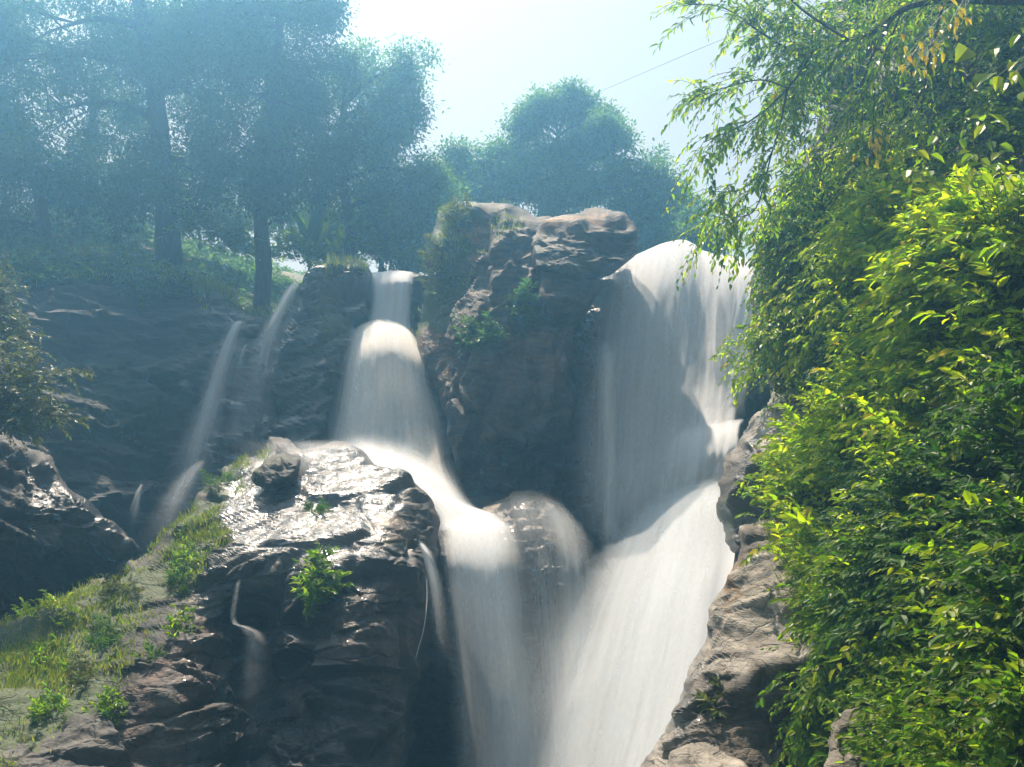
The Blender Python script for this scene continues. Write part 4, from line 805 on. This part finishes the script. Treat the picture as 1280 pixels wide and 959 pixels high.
def weed(label, key, poly, n, mat=L_MID, leaf=0.055, length=0.2, name='weed', cat='weed', nleaf=10, group='weeds growing on the rocks'):
    P, Nn, q = pick(key, poly, int(n*1.5)); mat = RNG.choice([L_MID, L_DARK, L_MID, L_FERN]) if mat is L_MID else mat
    return shrub(name, label, cat, P, Nn, mat, leaf, length, nleaf, 0.3, 0.6, 0.7, 0, 0.42, True, group)
def blob(x, y, r, ry=None):
    ry = ry or r; return [(x+r*math.cos(a), y+ry*math.sin(a)) for a in np.linspace(0, 6.28, 10)[:-1]]
weed('bushy yellow-green weed hanging over the dark lip of the boulder', 'boul', [(392, 712), (412, 702), (420, 715), (415, 745), (395, 768), (385, 762)], 60, L_MID, 0.10, 0.28)
weed('leafy weed near the top of the grassy shoulder, by the small mossy rock', 'boul', blob(270, 605, 16), 26)
weed('green weed on the grassy shoulder where the shiny slab begins', 'boul', blob(232, 700, 18, 26), 34)
weed('spreading weed above the tan block on the grassy shoulder', 'boul', blob(222, 725, 16), 26)
weed('small weed right beside the reddish block on the boulder', 'boul', blob(192, 830, 9, 14), 10)
weed('light green weed low down under the reddish block', 'boul', blob(140, 895, 18), 30)
weed('bushy weed spilling down the dark gap left of the trickle', 'boul', blob(228, 780, 12, 20), 22)
weed('pale weed just above the bottom border of the boulder', 'boul', blob(60, 890, 22, 12), 28)
weed('weed row along the crest of the grassy shoulder near the left border', 'boul', blob(60, 775, 40, 10), 34, L_LIME)
weed('weed beneath the long crest, in the middle of the grassy shoulder', 'boul', blob(150, 745, 26, 14), 34)
weed('scraggly weed in the middle of the mossy slope', 'boul', blob(130, 800, 22), 26)
weed('weed patch left of the mossy slope, near the left border', 'boul', blob(60, 830, 26, 16), 28)
weed('weed at the lower left above the tan ledge', 'boul', blob(100, 850, 20, 18), 26)
weed('little weed growing on the shiny wet slab', 'boul', blob(398, 645, 16, 10), 16, leaf=0.06, length=0.15)
weed('tuft of leaves in the middle of the mossy buttress face', 'butt', blob(605, 425, 22, 18), 50, L_MID, 0.12, 0.3)
weed('low plants on the mossy crown of the buttress', 'butt', blob(572, 268, 20, 12), 40, L_FERN, 0.09, 0.25)
weed('ragged plants down the mossy left edge of the buttress', 'butt', blob(545, 340, 14, 40), 60, L_FERN, 0.09, 0.3)
weed('hanging weed in the dark recess right of the buttress centre', 'butt', blob(655, 385, 20, 22), 40, L_DARK, 0.12, 0.35)
weed('pale weed at the foot of the dark overhanging rock on the right', 'right1', blob(960, 625, 28, 14), 20, L_MID, 0.10, 0.3)
weed('single leafy sprout on the shaded front of the pale right boulder', 'right2', blob(893, 888, 8), 7, L_MID, 0.09, 0.22)

# ------------------------------------------------------------------ right-hand vegetation
def bank(name, label, poly, n, mat, leaf, length, lift=0.4, key='bank', **kw):
    P, Nn, q = pick(key, poly, int(n*1.3), 1, 1.8, int(abs(poly[0][0])) % 50)
    return shrub(name, label, kw.pop('cat', 'shrub'), P, Nn, mat, leaf, length, lift=lift, **kw)
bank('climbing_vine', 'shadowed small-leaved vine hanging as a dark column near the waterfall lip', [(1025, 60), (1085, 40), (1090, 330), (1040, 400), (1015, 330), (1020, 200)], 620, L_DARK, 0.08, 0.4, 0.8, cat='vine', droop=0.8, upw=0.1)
bank('climbing_vine', 'yellow-flecked vine curtain along the edge beside the right waterfall', [(975, 300), (1020, 230), (1050, 330), (1070, 480), (1010, 510), (985, 480), (970, 400)], 900, L_MID, 0.09, 0.4, 0.55, cat='vine', droop=0.6, upw=0.2, gold=0.015)
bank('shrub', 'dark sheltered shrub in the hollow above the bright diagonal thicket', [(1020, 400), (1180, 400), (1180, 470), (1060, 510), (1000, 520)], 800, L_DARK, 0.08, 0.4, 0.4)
bank('shrub', 'dense bright leafy shrub in the middle of the right border', [(1090, 300), (1280, 290), (1330, 320), (1330, 450), (1200, 450), (1090, 430)], 1500, L_LIME, 0.108, 0.38, 0.6, upw=0.6, gold=0.01)
bank('shrub', 'glowing yellow-green thicket running diagonally above the pale boulder', [(1020, 570), (1090, 505), (1200, 450), (1290, 460), (1220, 535), (1140, 620), (1080, 720), (1040, 760), (1020, 660)], 1500, L_LIME, 0.10, 0.36, 0.55, upw=0.7, gold=0.01)
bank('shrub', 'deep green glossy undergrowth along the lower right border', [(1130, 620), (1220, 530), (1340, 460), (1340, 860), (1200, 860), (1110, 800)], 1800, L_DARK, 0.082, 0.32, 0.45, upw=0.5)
bank('shrub', 'mixed green weeds between the thicket and the lower right rocks', [(1040, 760), (1080, 720), (1130, 640), (1120, 800), (1190, 860), (1100, 900), (1040, 880)], 700, L_MID, 0.075, 0.3, 0.35, upw=0.5)
bank('shrub', 'fine pale yellow-green shrub hanging over the sunlit boulder', [(1010, 650), (1080, 645), (1090, 780), (1030, 800), (1005, 730)], 420, L_LIME, 0.06, 0.24, 0.3, key='right2', upw=0.5)
bank('shrub', 'leafy green weeds at the bottom right corner', [(1090, 830), (1340, 830), (1340, 1000), (1090, 1000)], 1150, L_MID, 0.07, 0.3, 0.35, upw=0.8)
bank('shrub', 'trailing plant hanging in front of the dark boulder face at the bottom', [(1000, 800), (1060, 780), (1060, 960), (990, 960)], 240, L_MID, 0.075, 0.3, 0.2, key='right2', droop=0.7, upw=0.2)
bank('climbing_vine', 'mid green creeper on the shaded upper bank under the overhanging limbs', [(1090, 60), (1330, -60), (1330, 240), (1200, 270), (1090, 300)], 700, L_MID, 0.085, 0.45, 0.9, cat='vine', droop=0.6, upw=0.2)

bank('climbing_vine', 'bright lime vine strands on the upper bank, right of the shadowed column', [(1085, 180), (1190, 150), (1200, 320), (1100, 350)], 420, L_LIME, 0.085, 0.4, 0.9, cat='vine', droop=0.6, upw=0.2, gold=0.03)
bank('climbing_vine', 'yellow-green trailing vine at the very edge of the bank beside the right waterfall', [(960, 330), (1010, 280), (1030, 470), (985, 490), (962, 420)], 330, L_LIME, 0.085, 0.35, 0.7, cat='vine', droop=0.7, upw=0.2, gold=0.03)
bank('shrub', 'scattered lime shoots added to brighten the deep green undergrowth', [(1130, 620), (1220, 530), (1330, 470), (1330, 860), (1200, 860), (1110, 800)], 230, L_LIME, 0.085, 0.34, 0.6, upw=0.6)  # lime leaves sprinkled in to stand for sunlit ones
bank('climbing_vine', 'sunlit leafy vine over the shaded hollow between the lime strands and the middle shrub', [(1050, 250), (1150, 230), (1200, 330), (1100, 420), (1040, 400)], 380, L_LIME, 0.10, 0.4, 0.9, cat='vine', droop=0.6, upw=0.3)
# broad-leaved climber in the upper right: leaves large enough to count on the photo
def big_leaves(name, label, cat, spots, leaf, mat, stem_to, width=0.75):
    o = thing(name, label, cat, at(*stem_to)); B = np.array([at(*s[:3]) for s in spots]); n = len(B)
    D = np.array([[s[3], -0.25, s[4]] for s in spots], float)+RNG.normal(size=(n, 3))*0.15
    U = np.array([[-0.25, -0.85, 0.7]]*n)+RNG.normal(size=(n, 3))*0.25
    L = leaf*np.array([s[5] if len(s) > 5 else 1 for s in spots], float)*(0.9+0.25*RNG.random(n))
    leaf_mesh('leaves', B, D, U, L, L*width, mat, o)
    r = at(*stem_to); tubes('stems', [crom(np.array([b+(r-b)*min(1, 0.28/np.linalg.norm(r-b))+RNG.normal(size=3)*0.05, b+(r-b)*min(1, 0.12/np.linalg.norm(r-b))+[0, 0, .03], b]), 7) for b in B], [np.linspace(0.003, 0.0015, 7)]*n, M_STEM, o, 4)
rs = []
for k in range(46):
    t = RNG.random(); rs.append((1150+110*t+RNG.normal()*18, 240-60*t+RNG.normal()*26, 6.6+RNG.normal()*0.15, RNG.normal()*0.7, -0.4+RNG.normal()*0.3, 0.8))
big_leaves('climbing_vine', 'lime leaved vine spray with heart-shaped leaves before the dark hollow', 'vine', rs, 0.15, L_LIME, (1290, 300, 6.9), 0.66)
big_leaves('climbing_vine', 'single big round green leaf with its stalk before the dark hollow', 'vine', [(1236, 142, 5.6, 0.5, -0.7, 1)], 0.17, L_LIME, (1300, 180, 5.7), 0.85)
big_leaves('climbing_vine', 'pair of large drooping green leaves above the dark hollow', 'vine', [(1238, 92, 5.8, -0.7, -0.5, 1), (1262, 88, 5.8, 0.2, -0.8, 1.1), (1210, 60, 5.9, -0.6, -0.5, 1)], 0.24, L_MID, (1320, 60, 6), 0.8)
big_leaves('climbing_vine', 'fresh leaves at the upper right corner edge', 'vine', [(1270+RNG.normal()*16, 80+RNG.normal()*26, 5.4, -0.4, -0.6, 1) for k in range(9)], 0.12, L_LIME, (1330, 60, 5.5), 0.6)
def gold(label, px, py, Y, n, spread):
    big_leaves('leafy_twig', label, 'twig', [(px+RNG.normal()*spread, py+RNG.normal()*spread*1.1, Y, RNG.normal()*0.4, -0.9, 1) for k in range(n)], 0.10, L_GOLD, (px+20, py-spread*2, Y+0.1), 0.42)
gold('golden leaved twig hanging at the top, nearest the frame edge', 1190, 22, 7.2, 14, 12)
gold('drooping twig of golden leaves below the top golden twig', 1152, 66, 7.2, 18, 13)
gold('orange-yellow twig hanging left of the lime vine spray', 1097, 186, 8.6, 18, 10)
gold('few yellowed leaves against the small-leaved edge near the sky', 972, 122, 10.6, 7, 5)
big_leaves('leafy_twig', 'bright yellow leaf hanging among the deep green undergrowth', 'twig', [(1206, 612, 5.6, 0.1, -1, 1.0), (1212, 616, 5.6, 0.5, -0.8, 0.8)], 0.11, L_LIME, (1216, 600, 5.7), 0.6)
big_leaves('leafy_twig', 'long bright lime leaf pair at the right edge', 'twig', [(1236, 682, 5.2, -1, -0.25, 1.0), (1262, 680, 5.2, -1, -0.1, 1.1), (1240, 684, 5.2, -0.8, -0.5, 0.8)], 0.13, L_LIME, (1300, 672, 5.3), 0.42)
big_leaves('leafy_twig', 'star of narrow yellow leaves in the dark undergrowth', 'twig', [(1178, 726, 6.2, a, b, 0.8) for a, b in ((-1, -.1), (-.7, -.8), (0, -1), (.7, -.7), (1, 0))], 0.09, L_GOLD, (1185, 715, 6.4), 0.3)

# overhanging tree: dark limbs across the top right, leafy twigs reaching into the sky
def overhang():
    base = at(1330, 260, 9.5)
    o = thing('overhanging_tree', 'overhanging tree with dark limbs and leafy twigs reaching into the sky at the top right', 'tree', base+np.array([0.4, 0, -3.0]))
    J = lambda *p: np.array([at(*q) for q in p])
    tubes('trunk', [crom(np.vstack([[base+[0.4, 0, -3.0]], J((1330, 260, 9.5), (1345, 100, 9.3), (1340, -20, 9), (1330, -160, 9))]), 12)], [np.linspace(0.2, 0.12, 12)], M_BARK, o, 9)
    limbs = [(J((1340, 0, 9), (1250, 2, 9), (1180, 0, 9.1), (1128, 12, 9.2), (1100, 36, 9.3), (1060, 50, 9.5), (1020, 60, 9.8), (985, 62, 10.2)), 0.05),
             (J((1112, 28, 9.2), (1090, 70, 9.2), (1078, 105, 9.3), (1066, 140, 9.4)), 0.018), (J((1128, 12, 9.2), (1105, 70, 9.0), (1088, 110, 8.9)), 0.014),
             (J((1020, 60, 9.8), (985, 110, 10.0), (940, 150, 10.2), (880, 178, 10.3)), 0.018), (J((985, 62, 10.2), (950, 40, 10.4), (905, 10, 10.5), (860, 5, 10.6)), 0.018), (J((1060, 50, 9.5), (1000, 10, 9.8), (960, -30, 10), (900, -50, 10)), 0.02),
             (J((985, 110, 10.0), (950, 100, 10.3), (905, 110, 10.4), (866, 125, 10.4)), 0.012), (J((985, 110, 10.1), (965, 190, 10.2), (930, 235, 10.3), (890, 240, 10.4)), 0.014), (J((1330, -80, 9), (1200, -60, 9.2), (1080, -50, 9.6), (1000, -40, 9.8)), 0.05),
             (J((965, 190, 10.2), (945, 260, 10.4), (915, 272, 10.6), (888, 270, 10.7)), 0.010), (J((1180, 0, 9.1), (1160, 80, 9.4), (1150, 150, 9.5)), 0.02)]
    pa = [crom(p, 16) for p, r in limbs]; ra = [np.linspace(r, max(0.004, r*0.3), 16) for p, r in limbs]
    tubes('limbs', pa, ra, M_TWIG, o, 6)
    Bs, Ds, Us, Ls, st_ = [], [], [], [], []
    for i, (p, k) in enumerate(zip(pa, (20, 10, 10, 20, 18, 20, 16, 18, 24, 12, 10))):
        root = p[RNG.integers(4, 16, k*2)]+RNG.normal(size=(k*2, 3))*0.06
        tang = unit(p[-1]-p[0])
        B, D, U, L, st = sprigs(root, tang[None]*0.9+rdir(k*2, (1, 1, 0.7))*0.9+np.array([0, 0, -0.15]), 0.3+0.5*RNG.random(k*2), 12, 0.10, 0.45)
        Bs.append(B); Ds.append(D); Us.append(U); Ls.append(L); st_ += list(st)
    # the leafy mass behind the twigs, between them and the bank
    for (px, py, Y, rx, ry, k) in [(1000, 40, 10.4, 60, 55, 100), (1070, 20, 10, 70, 50, 70), (985, 130, 10.9, 30, 50, 60), (1010, 110, 10.8, 45, 50, 70), (1000, 210, 11.2, 30, 50, 60), (1150, 0, 9.8, 80, 40, 40), (985, 270, 11.4, 24, 34, 50), (945, 20, 10.6, 30, 30, 40), (1240, -10, 9.4, 80, 40, 60)]:
        s = Y/FPX; root = at(px, py, Y)+rdir(k)*np.array([rx*s, 0.4, ry*s])*(RNG.random((k, 1))**0.45)
        B, D, U, L, st = sprigs(root, rdir(k, (1, 1, 0.6))+np.array([-0.2, 0, -0.1]), 0.25+0.35*RNG.random(k), 11, 0.095, 0.5)
        Bs.append(B); Ds.append(D); Us.append(U); Ls.append(L); st_ += list(st)
    L = np.concatenate(Ls); Bs, Ds, Us = np.vstack(Bs), np.vstack(Ds), np.vstack(Us)
    y = (np.arange(len(L))//66) % 2 == 0
    leaf_mesh('foliage', Bs[~y], Ds[~y], Us[~y], L[~y], L[~y]*0.45, L_MID, o); leaf_mesh('sunlit_lime_foliage', Bs[y], Ds[y], Us[y], L[y], L[y]*0.45, L_LIME, o)  # half the leaves take a lime colour in place of sunlight
    tubes('twigs', st_, [np.linspace(0.004, 0.002, 5)]*len(st_), M_TWIG, o, 3)
overhang()

# wire across the sky
wp = np.array([at(*p) for p in ((640, 160, 33), (725, 125, 28), (800, 93, 23), (870, 63, 19), (930, 38, 16), (1000, 5, 13), (1100, -50, 11))])
tag(tubes('wire', [crom(wp, 40)], [np.full(40, 0.006)], M_WIRE, None, 5), 'thin slack wire crossing the pale sky from the trees to the right bank', 'wire')

# ------------------------------------------------------------------ blue haze volume, added mostly for a lens veil at upper left
hm = bpy.data.materials.new('haze'); hm.use_nodes = True; hn = hm.node_tree
hn.nodes.remove(hn.nodes['Principled BSDF'])
pv = hn.nodes.new('ShaderNodeVolumePrincipled'); pv.inputs['Color'].default_value = (0.25, 0.62, 1.0, 1); pv.inputs['Density'].default_value = HAZE_DENSITY; pv.inputs['Anisotropy'].default_value = 0.71; pv.inputs['Absorption Color'].default_value = (1, 1, 1, 1)
hn.links.new(pv.outputs[0], hn.nodes['Material Output'].inputs['Volume'])
x0, x1, y0, y1, z0, z1 = -78, 78, -23, 88, -1.5, 31
hv = [(x, y, z) for x in (x0, x1) for y in (y0, y1) for z in (z0, z1)]
tag(mesh_np('haze', hv, [np.array([(0, 1, 3, 2), (4, 6, 7, 5), (0, 4, 5, 1), (2, 3, 7, 6), (0, 2, 6, 4), (1, 5, 7, 3)])], hm, smooth=False), kind='stuff')
